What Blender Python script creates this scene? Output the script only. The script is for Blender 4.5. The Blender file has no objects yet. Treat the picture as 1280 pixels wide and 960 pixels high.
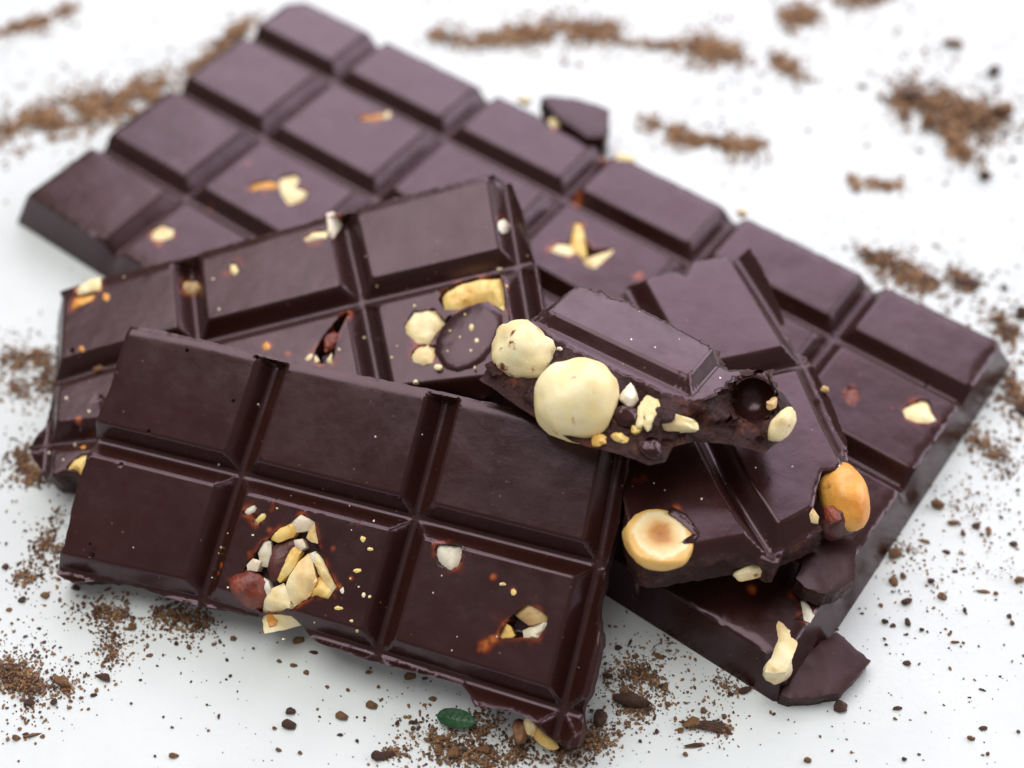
import bpy, bmesh, math, random
import numpy as np
from mathutils import Matrix, Vector, Euler, noise
from mathutils.geometry import delaunay_2d_cdt

# ------------------------------------------------------------------ camera, light, exposure
U = 0.01                                   # everything below is written in centimetres
scene = bpy.context.scene
col = scene.collection

cam_data = bpy.data.cameras.new('camera')
cam = bpy.data.objects.new('camera', cam_data)
col.objects.link(cam)
cam.location = (0.0, -13.0 * U, 16.47 * U)
cam.rotation_euler = (math.radians(90 - 52.1), 0, 0)
cam_data.sensor_width = 36.0
cam_data.lens = 36.0 * 1720 / 1280
cam_data.clip_start = 0.005
cam_data.clip_end = 20.0
cam_data.dof.use_dof = True
cam_data.dof.focus_distance = 17.6 * U
cam_data.dof.aperture_fstop = 9.5
cam_data.dof.aperture_blades = 7
scene.camera = cam

world = bpy.data.worlds.new('World')
scene.world = world
world.use_nodes = True
bg = world.node_tree.nodes['Background']
bg.inputs['Color'].default_value = (1.0, 0.95, 0.90, 1)
bg.inputs['Strength'].default_value = 0.30


def area_light(name, loc, target, sx, sy, power, color):
    d = bpy.data.lights.new(name, 'AREA')
    d.shape = 'RECTANGLE'
    d.size, d.size_y = sx, sy
    d.energy = power
    d.color = color
    o = bpy.data.objects.new(name, d)
    o.location = loc
    o.rotation_euler = (Vector(target) - Vector(loc)).to_track_quat('-Z', 'Y').to_euler()
    col.objects.link(o)
    return o


# daylight: a large window behind the chocolate, a second one to the right, and the pale ceiling
area_light('window_light', (0.3, 2.5, 1.75), (0, 0.02, 0), 2.5, 1.8, 60.0, (0.96, 0.89, 1.0))
area_light('side_window_light', (2.3, 0.8, 1.1), (0, 0.02, 0), 2.2, 1.3, 44.0, (0.95, 0.94, 1.0))
area_light('ceiling_light', (-0.7, 0.6, 2.7), (0, 0, 0), 2.2, 2.0, 62.0, (1.0, 1.0, 0.94))

scene.view_settings.view_transform = 'Standard'
scene.view_settings.look = 'None'
scene.view_settings.exposure = 0.0
scene.view_settings.gamma = 1.0
scene.cycles.use_denoising = True
scene.cycles.max_bounces = 8

# ------------------------------------------------------------------ measured shapes (centimetres)
BAR_DATA = {
 'whole': {
  'R': [[0.80344,0.59538,0.0],[-0.59538,0.80344,0.0],[0.0,0.0,1.0]],
  't': [-4.092,9.244,0.0],
  'grooves': [[[2.5,1],[2.5,-9]],[[5.0,1],[5.0,-9]],[[7.5,1],[7.5,-9]],[[10.0,1],[10.0,-9]],[[12.5,1],[12.5,-9]],[[-1,-1.832],[16,-1.832]],[[-1,-3.664],[16,-3.664]],[[-1,-5.496],[16,-5.496]]],
  'outline': [[0.5,-7.108],[0.5,-0.843],[0.75,-0.586],[14.5,-0.568],[14.625,-0.66],[14.575,-6.998],[14.4,-7.09]],
  'bottom': [[0.225,-7.31],[0.225,-0.44],[0.5,-0.256],[14.675,-0.183],[14.825,-0.275],[14.85,-7.181],[14.675,-7.291]],
  'holes': [[[[3.622,-4.483],[3.546,-4.363],[3.707,-4.138],[3.872,-4.21],[3.916,-4.37],[4.169,-4.322],[4.237,-4.53],[4.125,-4.767],[3.863,-4.652]],0.12],[[[3.278,-4.738],[3.475,-4.504],[3.666,-4.494],[3.707,-4.612],[3.491,-4.737],[3.411,-4.901]],0.12],[[[2.781,-6.55],[2.742,-6.413],[2.834,-6.304],[3.031,-6.266],[3.116,-6.384],[3.062,-6.53],[2.915,-6.615]],0.12],[[[3.609,-2.522],[3.689,-2.385],[3.892,-2.206],[3.98,-2.124],[3.979,-2.264],[3.791,-2.459]],0.12],[[[6.28,-0.615],[6.283,-0.419],[6.438,-0.391],[6.532,-0.57],[6.489,-0.708]],0.12],[[[8.236,-2.76],[8.066,-2.33],[8.124,-2.224],[8.451,-2.539],[8.619,-2.628],[8.896,-2.404],[8.93,-2.518],[8.892,-2.963],[8.739,-2.988],[8.518,-2.854],[8.39,-2.918]],0.2],[[[8.072,-3.051],[8.107,-2.855],[8.264,-2.769],[8.433,-2.856],[8.432,-2.977],[8.228,-3.056]],0.12],[[[13.156,-2.813],[13.165,-2.678],[13.27,-2.636],[13.374,-2.728],[13.404,-2.924],[13.32,-2.971],[13.235,-2.933]],0.12],[[[13.976,-2.586],[14.051,-2.364],[14.116,-2.244],[14.22,-2.203],[14.327,-2.35],[14.464,-2.473],[14.383,-2.608],[14.245,-2.685],[14.093,-2.699]],0.12],[[[14.302,-6.142],[14.385,-6.142],[14.472,-6.179],[14.579,-6.242],[14.588,-6.377],[14.503,-6.412],[14.399,-6.274]],0.12]],
  'nuts': [["cream",[[3.622,-4.483],[3.546,-4.363],[3.707,-4.138],[3.872,-4.21],[3.916,-4.37],[4.169,-4.322],[4.237,-4.53],[4.125,-4.767],[3.863,-4.652]],-0.01,0.03,0.16999999999999998,[0,0]],["orange",[[3.278,-4.738],[3.475,-4.504],[3.666,-4.494],[3.707,-4.612],[3.491,-4.737],[3.411,-4.901]],-0.02,0.03,0.16999999999999998,[0,0]],["cream",[[2.781,-6.55],[2.742,-6.413],[2.834,-6.304],[3.031,-6.266],[3.116,-6.384],[3.062,-6.53],[2.915,-6.615]],-0.01,0.03,0.16999999999999998,[0,0]],["orange",[[3.609,-2.522],[3.689,-2.385],[3.892,-2.206],[3.98,-2.124],[3.979,-2.264],[3.791,-2.459]],-0.01,0.03,0.16999999999999998,[0,0]],["cream",[[3.979,-2.264],[3.946,-2.178],[3.856,-1.859],[4.133,-2.122],[4.104,-2.227]],0,0.02,0.06,[0,0]],["cream",[[6.28,-0.615],[6.283,-0.419],[6.438,-0.391],[6.532,-0.57],[6.489,-0.708]],-0.01,0.03,0.16999999999999998,[0,0]],["cream",[[5.533,-0.444],[5.608,-0.315],[5.754,-0.317],[5.712,-0.458]],0,0.03,0.1,[0,0]],["cream",[[7.537,-0.529],[7.674,-0.513],[7.95,-0.458],[8.04,-0.527],[7.92,-0.684],[7.784,-0.818]],-0.01,0.04,0.1,[0,0]],["cream",[[9.929,-0.332],[9.97,-0.176],[10.134,-0.377],[10.025,-0.341]],0,0.03,0.1,[0,0]],["cream",[[8.072,-3.051],[8.107,-2.855],[8.264,-2.769],[8.433,-2.856],[8.432,-2.977],[8.228,-3.056]],-0.02,0.03,0.16999999999999998,[0,0]],["yellow",[[8.264,-2.739],[8.051,-2.341],[8.112,-2.22],[8.324,-2.387],[8.598,-2.734],[8.531,-2.874],[8.405,-2.877]],-0.04,0.04,0.2,[0,0]],["cream",[[8.629,-2.891],[8.702,-2.747],[8.891,-2.396],[8.929,-2.549],[8.921,-2.943],[8.767,-2.997]],-0.02,0.03,0.2,[0,0]],["skin_red",[[13.156,-2.813],[13.165,-2.678],[13.27,-2.636],[13.374,-2.728],[13.404,-2.924],[13.32,-2.971],[13.235,-2.933]],-0.01,0.03,0.16999999999999998,[0,0]],["cream",[[13.976,-2.586],[14.051,-2.364],[14.116,-2.244],[14.22,-2.203],[14.327,-2.35],[14.464,-2.473],[14.383,-2.608],[14.245,-2.685],[14.093,-2.699]],-0.02,0.03,0.16999999999999998,[0,0]],["white",[[14.302,-6.142],[14.385,-6.142],[14.472,-6.179],[14.579,-6.242],[14.588,-6.377],[14.503,-6.412],[14.399,-6.274]],-0.01,0.03,0.16999999999999998,[0,0]],["cream",[[14.152,-6.579],[14.268,-6.521],[14.422,-6.56],[14.605,-6.741],[14.656,-6.976],[14.68,-7.189],[14.582,-7.3],[14.476,-7.34],[14.433,-7.238],[14.436,-7.101],[14.374,-6.834]],0.04,0.04,0.2,[0,0]]],
  'films': [[3.067,-6.6,0.1,1.2],[2.906,-4.436,0.1,1.2],[2.936,-5.48,0.1,1.0],[3.343,-4.865,0.09,1.2],[7.995,-0.729,0.12,1.1],[7.519,-0.604,0.1,1.2],[7.723,-1.732,0.12,1.5],[9.497,-2.674,0.12,1.3],[8.078,-3.029,0.12,1.0],[8.876,-2.438,0.1,1.0],[8.181,-2.244,0.1,1.0],[14.289,-2.702,0.1,1.1],[13.861,-2.661,0.05,1.0],[13.207,-2.621,0.08,1.0],[13.75,-6.406,0.1,1.1],[14.14,-6.588,0.06,1.0]],
  'pits': [[7.501,-1.924,0.02],[14.04,-1.772,0.02]],
  'blobs': [["cream",[14.551,-7.075,0.45],[0.16,0.2,0.26],[0,0,-0.3],9,0.08]],
  'carve': [],
 },
 'leaning': {
  'R': [[0.96888,-0.18497,-0.1645],[0.15359,0.97038,-0.18648],[0.19412,0.15541,0.96859]],
  't': [-6.961,0.983,0.519],
  'grooves': [[[-3.016,-1.882],[0.848,-1.644],[2.295,-1.632],[4.743,-1.642],[7.018,-1.693],[10.524,-1.592]],[[0.348,2.399],[0.05,-1.758],[-0.06,-2.7],[-0.401,-6.18]],[[2.244,2.959],[2.288,-1.562],[2.295,-5.565]],[[4.506,3.057],[4.743,-1.642],[4.868,-5.736]],[[7.253,3.035],[7.057,-1.369],[6.846,-5.578]],[[-1.714,-2.412],[9.198,-4.067]]],
  'rims': [[[0.316,-0.27],[2.408,-0.245],[4.68,-0.166],[6.992,-0.151]]],
  'outline': [[0.298,-0.24],[0.737,-0.226],[1.363,-0.21],[2.395,-0.215],[3.104,-0.182],[3.969,-0.169],[4.673,-0.136],[5.568,-0.119],[6.418,-0.134],[6.99,-0.121],[7.109,-0.129],[7.209,-0.33],[7.266,-0.872],[7.233,-1.393],[7.277,-1.685],[7.282,-2.241],[7.246,-2.589],[7.034,-2.864],[6.625,-3.483],[6.167,-3.598],[5.728,-3.409],[5.228,-3.263],[4.815,-3.262],[4.371,-3.629],[3.454,-3.75],[2.253,-3.573],[1.422,-3.575],[0.848,-3.546],[0.53,-3.437],[0.417,-3.345],[0.256,-3.278],[0.116,-3.303],[-0.109,-3.168],[-0.192,-2.931],[-0.335,-2.612],[-0.154,-2.498],[-0.075,-2.331],[0.012,-1.999],[0.049,-1.756],[0.078,-1.602],[0.136,-0.874],[0.173,-0.489]],
  'bottom': None,
  'holes': [[[[0.559,-0.271],[0.74,-0.185],[0.951,-0.193],[0.953,-0.441],[0.777,-0.427],[0.567,-0.434]],0.12],[[[0.543,-0.438],[0.777,-0.437],[0.892,-0.461],[0.817,-0.572],[0.629,-0.623],[0.466,-0.639]],0.12],[[[2.15,-0.572],[2.208,-0.479],[2.34,-0.535],[2.394,-0.74],[2.263,-0.772],[2.177,-0.772],[2.139,-0.686]],0.12],[[[2.921,-0.555],[3.012,-0.556],[3.067,-0.706],[2.991,-0.779],[2.906,-0.711]],0.12],[[[4.499,-1.83],[4.576,-1.866],[4.378,-2.172],[4.232,-2.624],[3.957,-2.571],[4.004,-2.363],[4.139,-2.154]],0.25],[[[4.441,-0.091],[4.534,0.008],[4.63,-0.216],[4.552,-0.402],[4.486,-0.578],[4.399,-0.436],[4.444,-0.259]],0.12],[[[4.065,-0.442],[4.201,-0.375],[4.406,-0.384],[4.43,-0.554],[4.228,-0.53],[4.092,-0.521]],0.12],[[[6.894,-0.963],[6.99,-0.838],[7.046,-0.955],[6.999,-1.101],[6.912,-1.165],[6.868,-1.103]],0.12],[[[5.841,-2.045],[5.919,-1.899],[6.126,-1.69],[6.422,-1.683],[6.749,-1.82],[6.793,-2.112],[6.731,-2.555],[6.625,-2.4],[6.523,-2.27],[6.327,-2.263],[6.072,-2.28],[5.9,-2.23]],0.25],[[[5.302,-2.314],[5.377,-2.224],[5.465,-2.124],[5.624,-2.149],[5.766,-2.17],[5.881,-2.39],[5.978,-2.303],[5.97,-2.416],[5.738,-2.555],[5.605,-2.713],[5.431,-2.639],[5.308,-2.44]],0.12],[[[5.315,-2.809],[5.449,-2.685],[5.573,-2.692],[5.71,-2.772],[5.664,-2.9],[5.593,-3.008],[5.468,-3.013],[5.325,-2.905]],0.12],[[[0.255,-3.287],[0.329,-3.181],[0.429,-3.118],[0.543,-3.059],[0.654,-3.074],[0.632,-3.262],[0.514,-3.444],[0.464,-3.307],[0.367,-3.287]],0.3]],
  'nuts': [["cream",[[0.559,-0.271],[0.74,-0.185],[0.951,-0.193],[0.953,-0.441],[0.777,-0.427],[0.567,-0.434]],-0.01,0.03,0.16999999999999998,[0,0]],["orange",[[0.543,-0.438],[0.777,-0.437],[0.892,-0.461],[0.817,-0.572],[0.629,-0.623],[0.466,-0.639]],-0.01,0.03,0.16999999999999998,[0,0]],["orange",[[1.079,-0.618],[1.039,-0.664],[0.98,-0.618],[0.967,-0.555],[0.987,-0.472],[1.042,-0.501],[1.104,-0.555]],0,0.015,0.06,[0,0]],["tan",[[2.15,-0.572],[2.208,-0.479],[2.34,-0.535],[2.394,-0.74],[2.263,-0.772],[2.177,-0.772],[2.139,-0.686]],-0.02,0.06,0.16999999999999998,[0,0]],["cream",[[2.921,-0.555],[3.012,-0.556],[3.067,-0.706],[2.991,-0.779],[2.906,-0.711]],-0.02,0.03,0.16999999999999998,[0,0]],["orange",[[3.333,-2.025],[3.402,-2.08],[3.393,-2.123],[3.375,-2.168],[3.297,-2.16],[3.242,-2.092],[3.258,-2.044]],0,0.015,0.06,[0,0]],["skin_red",[[4.139,-2.154],[4.282,-2.069],[4.388,-2.165],[4.266,-2.363],[4.125,-2.373]],-0.04,0.05,0.2,[0,0]],["cream",[[3.78,-2.408],[3.983,-2.357],[4.038,-2.51],[3.937,-2.56],[3.812,-2.505]],-0.02,0.03,0.2,[0,0]],["cream",[[4.134,-2.547],[4.223,-2.425],[4.224,-2.622],[4.164,-2.653]],-0.04,0.03,0.2,[0,0]],["cream",[[2.671,-0.75],[2.658,-0.76],[2.644,-0.758],[2.633,-0.742],[2.641,-0.725],[2.653,-0.721],[2.671,-0.735]],0,0.015,0.06,[0,0]],["cream",[[2.71,-1.298],[2.695,-1.306],[2.68,-1.29],[2.672,-1.268],[2.686,-1.259],[2.708,-1.258],[2.715,-1.276]],0,0.015,0.06,[0,0]],["cream",[[1.321,-0.293],[1.312,-0.308],[1.29,-0.31],[1.28,-0.288],[1.278,-0.266],[1.293,-0.266],[1.312,-0.271]],0,0.015,0.06,[0,0]],["cream",[[4.685,-2.213],[4.698,-2.209],[4.704,-2.219],[4.701,-2.235],[4.69,-2.256],[4.676,-2.249],[4.673,-2.233]],0,0.015,0.06,[0,0]],["cream",[[4.257,-3.871],[4.242,-3.876],[4.229,-3.865],[4.228,-3.85],[4.235,-3.837],[4.251,-3.84],[4.264,-3.856]],0,0.015,0.06,[0,0]],["cream",[[4.364,-2.443],[4.35,-2.458],[4.335,-2.454],[4.323,-2.438],[4.331,-2.419],[4.344,-2.413],[4.356,-2.424]],0,0.015,0.06,[0,0]],["cream",[[0.364,-2.118],[0.348,-2.122],[0.333,-2.114],[0.323,-2.091],[0.34,-2.081],[0.358,-2.086],[0.372,-2.103]],0,0.015,0.06,[0,0]],["cream",[[0.657,-2.407],[0.659,-2.388],[0.677,-2.388],[0.687,-2.404],[0.693,-2.424],[0.676,-2.437],[0.66,-2.427]],0,0.015,0.06,[0,0]],["white",[[4.441,-0.091],[4.534,0.008],[4.63,-0.216],[4.552,-0.402],[4.486,-0.578],[4.399,-0.436],[4.444,-0.259]],-0.01,0.03,0.16999999999999998,[0,0]],["cream",[[4.065,-0.442],[4.201,-0.375],[4.406,-0.384],[4.43,-0.554],[4.228,-0.53],[4.092,-0.521]],-0.01,0.03,0.16999999999999998,[0,0]],["white",[[6.894,-0.963],[6.99,-0.838],[7.046,-0.955],[6.999,-1.101],[6.912,-1.165],[6.868,-1.103]],-0.01,0.03,0.16999999999999998,[0,0]],["yellow",[[5.896,-1.998],[5.983,-1.909],[6.197,-1.719],[6.456,-1.702],[6.751,-1.916],[6.766,-2.107],[6.712,-2.467],[6.573,-2.293],[6.327,-2.263],[5.995,-2.308],[5.899,-2.196]],-0.06,0.09,0.3,[0,0]],["cream",[[5.302,-2.314],[5.377,-2.224],[5.465,-2.124],[5.624,-2.149],[5.766,-2.17],[5.881,-2.39],[5.978,-2.303],[5.97,-2.416],[5.738,-2.555],[5.605,-2.713],[5.431,-2.639],[5.308,-2.44]],-0.03,0.05,0.16999999999999998,[0,0]],["cream",[[5.315,-2.809],[5.449,-2.685],[5.573,-2.692],[5.71,-2.772],[5.664,-2.9],[5.593,-3.008],[5.468,-3.013],[5.325,-2.905]],-0.02,0.03,0.16999999999999998,[0,0]],["coated",[[5.653,-2.857],[5.702,-2.668],[5.82,-2.497],[5.987,-2.359],[6.18,-2.278],[6.364,-2.257],[6.523,-2.274],[6.625,-2.4],[6.689,-2.551],[6.655,-2.697],[6.575,-2.857],[6.476,-3.01],[6.324,-3.167],[6.117,-3.248],[5.906,-3.248],[5.747,-3.144]],-0.002,0.055,0.1,[0,0]],["cream",[[6.245,-2.681],[6.212,-2.704],[6.191,-2.657],[6.201,-2.608],[6.221,-2.59],[6.247,-2.589],[6.265,-2.632]],0.05,0.015,0.06,[0,0]],["cream",[[6.28,-2.829],[6.29,-2.87],[6.274,-2.905],[6.244,-2.907],[6.227,-2.881],[6.234,-2.844],[6.255,-2.817]],0.05,0.015,0.06,[0,0]],["cream",[[6.141,-2.979],[6.161,-2.973],[6.169,-2.99],[6.169,-3.016],[6.156,-3.023],[6.138,-3.015],[6.137,-2.996]],0.05,0.015,0.06,[0,0]],["cream",[[5.692,-3.086],[5.726,-3.115],[5.719,-3.15],[5.687,-3.176],[5.639,-3.162],[5.613,-3.111],[5.642,-3.075]],0.05,0.015,0.06,[0,0]],["cream",[[5.044,-2.785],[5.039,-2.765],[5.046,-2.751],[5.066,-2.752],[5.084,-2.764],[5.08,-2.783],[5.064,-2.792]],0,0.015,0.06,[0,0]],["cream",[[5.296,-3.208],[5.339,-3.201],[5.358,-3.232],[5.359,-3.265],[5.33,-3.27],[5.291,-3.259],[5.289,-3.237]],0,0.015,0.06,[0,0]],["cream",[[6.144,-3.26],[6.156,-3.251],[6.171,-3.246],[6.176,-3.272],[6.168,-3.293],[6.152,-3.302],[6.141,-3.286]],0.05,0.015,0.06,[0,0]],["cream",[[5.831,-2.897],[5.849,-2.9],[5.858,-2.918],[5.854,-2.935],[5.838,-2.933],[5.825,-2.926],[5.823,-2.911]],0.05,0.015,0.06,[0,0]],["cream",[[5.917,-2.621],[5.909,-2.61],[5.913,-2.596],[5.927,-2.593],[5.943,-2.601],[5.943,-2.616],[5.932,-2.627]],0.05,0.015,0.06,[0,0]],["cream",[[6.184,-2.405],[6.189,-2.416],[6.181,-2.429],[6.169,-2.431],[6.159,-2.418],[6.163,-2.401],[6.173,-2.391]],0.05,0.015,0.06,[0,0]],["cream",[[5.504,-2.056],[5.484,-2.053],[5.475,-2.038],[5.485,-2.028],[5.499,-2.027],[5.515,-2.035],[5.52,-2.052]],0,0.015,0.06,[0,0]],["cream",[[6.731,-1.66],[6.718,-1.639],[6.728,-1.628],[6.775,-1.63],[6.803,-1.64],[6.809,-1.669],[6.77,-1.673]],0,0.015,0.06,[0,0]],["cream",[[7.19,-1.607],[7.178,-1.604],[7.171,-1.598],[7.17,-1.585],[7.184,-1.582],[7.2,-1.582],[7.207,-1.598]],0,0.015,0.06,[0,0]],["cream",[[4.958,-1.012],[4.965,-1.027],[4.962,-1.048],[4.944,-1.043],[4.924,-1.026],[4.92,-0.999],[4.939,-1.008]],0,0.015,0.06,[0,0]],["cream",[[5.397,-1.605],[5.377,-1.604],[5.372,-1.598],[5.372,-1.588],[5.39,-1.587],[5.402,-1.591],[5.409,-1.601]],0,0.015,0.06,[0,0]],["cream",[[4.987,-1.504],[4.991,-1.495],[5.003,-1.494],[5.017,-1.496],[5.019,-1.508],[5.007,-1.516],[4.991,-1.512]],0,0.015,0.06,[0,0]],["cream",[[6.834,-2.062],[6.84,-2.077],[6.83,-2.098],[6.814,-2.106],[6.807,-2.097],[6.803,-2.079],[6.823,-2.058]],0,0.015,0.06,[0,0]],["cream",[[5.139,-2.608],[5.147,-2.598],[5.163,-2.6],[5.17,-2.613],[5.172,-2.624],[5.156,-2.63],[5.143,-2.622]],0,0.015,0.06,[0,0]],["cream",[[6.044,-2.765],[6.032,-2.753],[6.032,-2.74],[6.039,-2.73],[6.052,-2.728],[6.056,-2.743],[6.055,-2.759]],0.05,0.015,0.06,[0,0]],["cream",[[4.675,-2.239],[4.687,-2.216],[4.696,-2.213],[4.704,-2.228],[4.7,-2.247],[4.688,-2.255],[4.677,-2.253]],0,0.015,0.06,[0,0]],["yellow",[[0.327,-3.24],[0.434,-3.12],[0.543,-3.053],[0.668,-3.077],[0.632,-3.262],[0.52,-3.44],[0.478,-3.296],[0.396,-3.253]],-0.03,0.05,0.2,[0,0]],["orange",[[0.537,-2.819],[0.632,-3.007],[0.599,-3.049],[0.546,-3.019],[0.524,-2.978],[0.46,-2.839],[0.478,-2.786]],0,0.015,0.06,[0,0]],["orange",[[0.598,-1.405],[0.581,-1.386],[0.571,-1.331],[0.611,-1.31],[0.644,-1.346],[0.65,-1.385],[0.644,-1.427]],0,0.015,0.06,[0,0]],["white",[[0.01,-2.807],[0.001,-2.821],[-0.022,-2.821],[-0.054,-2.804],[-0.06,-2.779],[-0.058,-2.762],[-0.033,-2.755]],0,0.015,0.06,[0,0]],["white",[[0.707,-2.434],[0.69,-2.446],[0.671,-2.442],[0.657,-2.416],[0.664,-2.396],[0.684,-2.399],[0.701,-2.411]],0,0.015,0.06,[0,0]],["white",[[0.28,-3.107],[0.261,-3.092],[0.252,-3.07],[0.26,-3.051],[0.283,-3.059],[0.298,-3.074],[0.293,-3.096]],0,0.015,0.06,[0,0]],["white",[[0.336,-2.094],[0.354,-2.089],[0.377,-2.103],[0.374,-2.13],[0.357,-2.139],[0.339,-2.138],[0.331,-2.112]],0,0.015,0.06,[0,0]],["white",[[0.347,-2.723],[0.366,-2.733],[0.374,-2.758],[0.386,-2.81],[0.348,-2.779],[0.327,-2.753],[0.329,-2.733]],0,0.015,0.06,[0,0]]],
  'films': [[3.332,-2.097,0.1,1.2],[3.617,-2.302,0.07,1.0],[0.578,-1.362,0.07,1.0],[5.379,-2.328,0.08,1.2],[5.309,-2.432,0.08,1.2],[5.356,-2.934,0.08,1.2],[5.628,-3.01,0.08,1.2],[5.649,-3.096,0.08,1.2],[6.099,-1.865,0.08,1.2],[6.677,-1.826,0.08,1.2],[0.486,-2.858,0.1,1.3],[0.522,-2.504,0.08,1.0],[0.608,-1.369,0.08,1.0]],
  'pits': [[0.464,-1.356,0.04],[0.463,-1.344,0.04],[0.445,-2.568,0.055],[0.873,-2.265,0.04]],
  'blobs': [["cream",[6.77,-2.513,0.25],[0.25,0.22,0.2],[0,0,0],6,0.08]],
  'carve': [],
 },
 'front': {
  'R': [[0.95151,0.26125,-0.16239],[-0.30676,0.84512,-0.4378],[0.02287,0.46638,0.88429]],
  't': [-5.368,-0.222,1.732],
  'grooves': [[[-2.657,-3.889],[2.447,-3.562],[4.914,-3.581],[10.375,-3.673]],[[-2.684,-1.943],[2.452,-1.849],[4.913,-1.816],[10.358,-1.759]],[[2.586,2.741],[2.452,-1.849],[2.439,-6.562]],[[4.836,2.778],[4.913,-1.816],[4.917,-6.581]],[[7.056,2.578],[7.358,-1.791],[7.404,-6.622]]],
  'rims': [[[0.23,-0.307],[0.388,-0.305],[1.415,-0.248],[2.59,-0.254],[3.837,-0.224],[5.044,-0.175],[6.437,-0.148],[7.175,-0.158]]],
  'outline': [[0.367,-0.299],[0.801,-0.256],[1.397,-0.243],[1.988,-0.241],[2.514,-0.241],[3.144,-0.226],[3.818,-0.198],[4.482,-0.171],[5.14,-0.155],[5.79,-0.149],[6.431,-0.143],[7.069,-0.166],[7.377,-0.297],[7.383,-0.442],[7.424,-0.842],[7.483,-1.215],[7.476,-1.522],[7.455,-1.806],[7.502,-2.057],[7.462,-2.279],[7.55,-2.492],[7.651,-2.746],[7.653,-3.024],[7.662,-3.328],[7.616,-3.533],[7.685,-3.843],[7.677,-4.0],[7.502,-4.048],[7.334,-4.002],[7.105,-3.869],[6.956,-3.822],[6.778,-3.794],[6.537,-3.83],[6.328,-3.859],[6.221,-3.76],[6.065,-3.684],[5.903,-3.678],[5.633,-3.672],[5.307,-3.68],[4.79,-3.698],[4.439,-3.68],[4.153,-3.664],[3.999,-3.633],[3.838,-3.529],[3.702,-3.433],[3.543,-3.453],[3.379,-3.495],[3.237,-3.564],[2.983,-3.589],[2.711,-3.598],[2.356,-3.647],[1.958,-3.651],[1.541,-3.619],[1.187,-3.659],[0.916,-3.698],[0.662,-3.804],[0.352,-3.761],[0.348,-3.657],[0.438,-3.36],[0.378,-2.882],[0.35,-2.491],[0.358,-2.166],[0.29,-1.854],[0.375,-1.162],[0.355,-0.678],[0.359,-0.368]],
  'bottom': None,
  'holes': [[[[3.163,-2.555],[3.255,-2.398],[3.382,-2.276],[3.483,-2.15],[3.685,-2.198],[3.81,-2.454],[3.97,-2.676],[4.206,-2.92],[4.145,-3.099],[3.963,-3.104],[3.814,-3.22],[3.713,-3.355],[3.643,-3.352],[3.539,-3.441],[3.331,-3.516],[3.117,-3.433],[2.937,-3.364],[2.802,-3.203],[2.952,-3.042],[2.955,-2.942],[3.041,-2.764],[3.089,-2.619]],0.2],[[[2.7,-2.328],[2.732,-2.241],[2.821,-2.185],[2.885,-2.214],[2.865,-2.286],[2.787,-2.339]],0.12],[[[2.854,-2.401],[2.956,-2.274],[3.041,-2.241],[3.023,-2.335],[2.955,-2.419]],0.12],[[[5.316,-2.085],[5.461,-2.019],[5.632,-1.992],[5.695,-2.155],[5.657,-2.278],[5.578,-2.354],[5.434,-2.32],[5.337,-2.216]],0.14],[[[6.388,-3.004],[6.421,-2.827],[6.525,-2.615],[6.654,-2.488],[6.808,-2.517],[6.926,-2.571],[6.946,-2.67],[6.884,-2.859],[6.613,-2.933]],0.3]],
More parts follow.
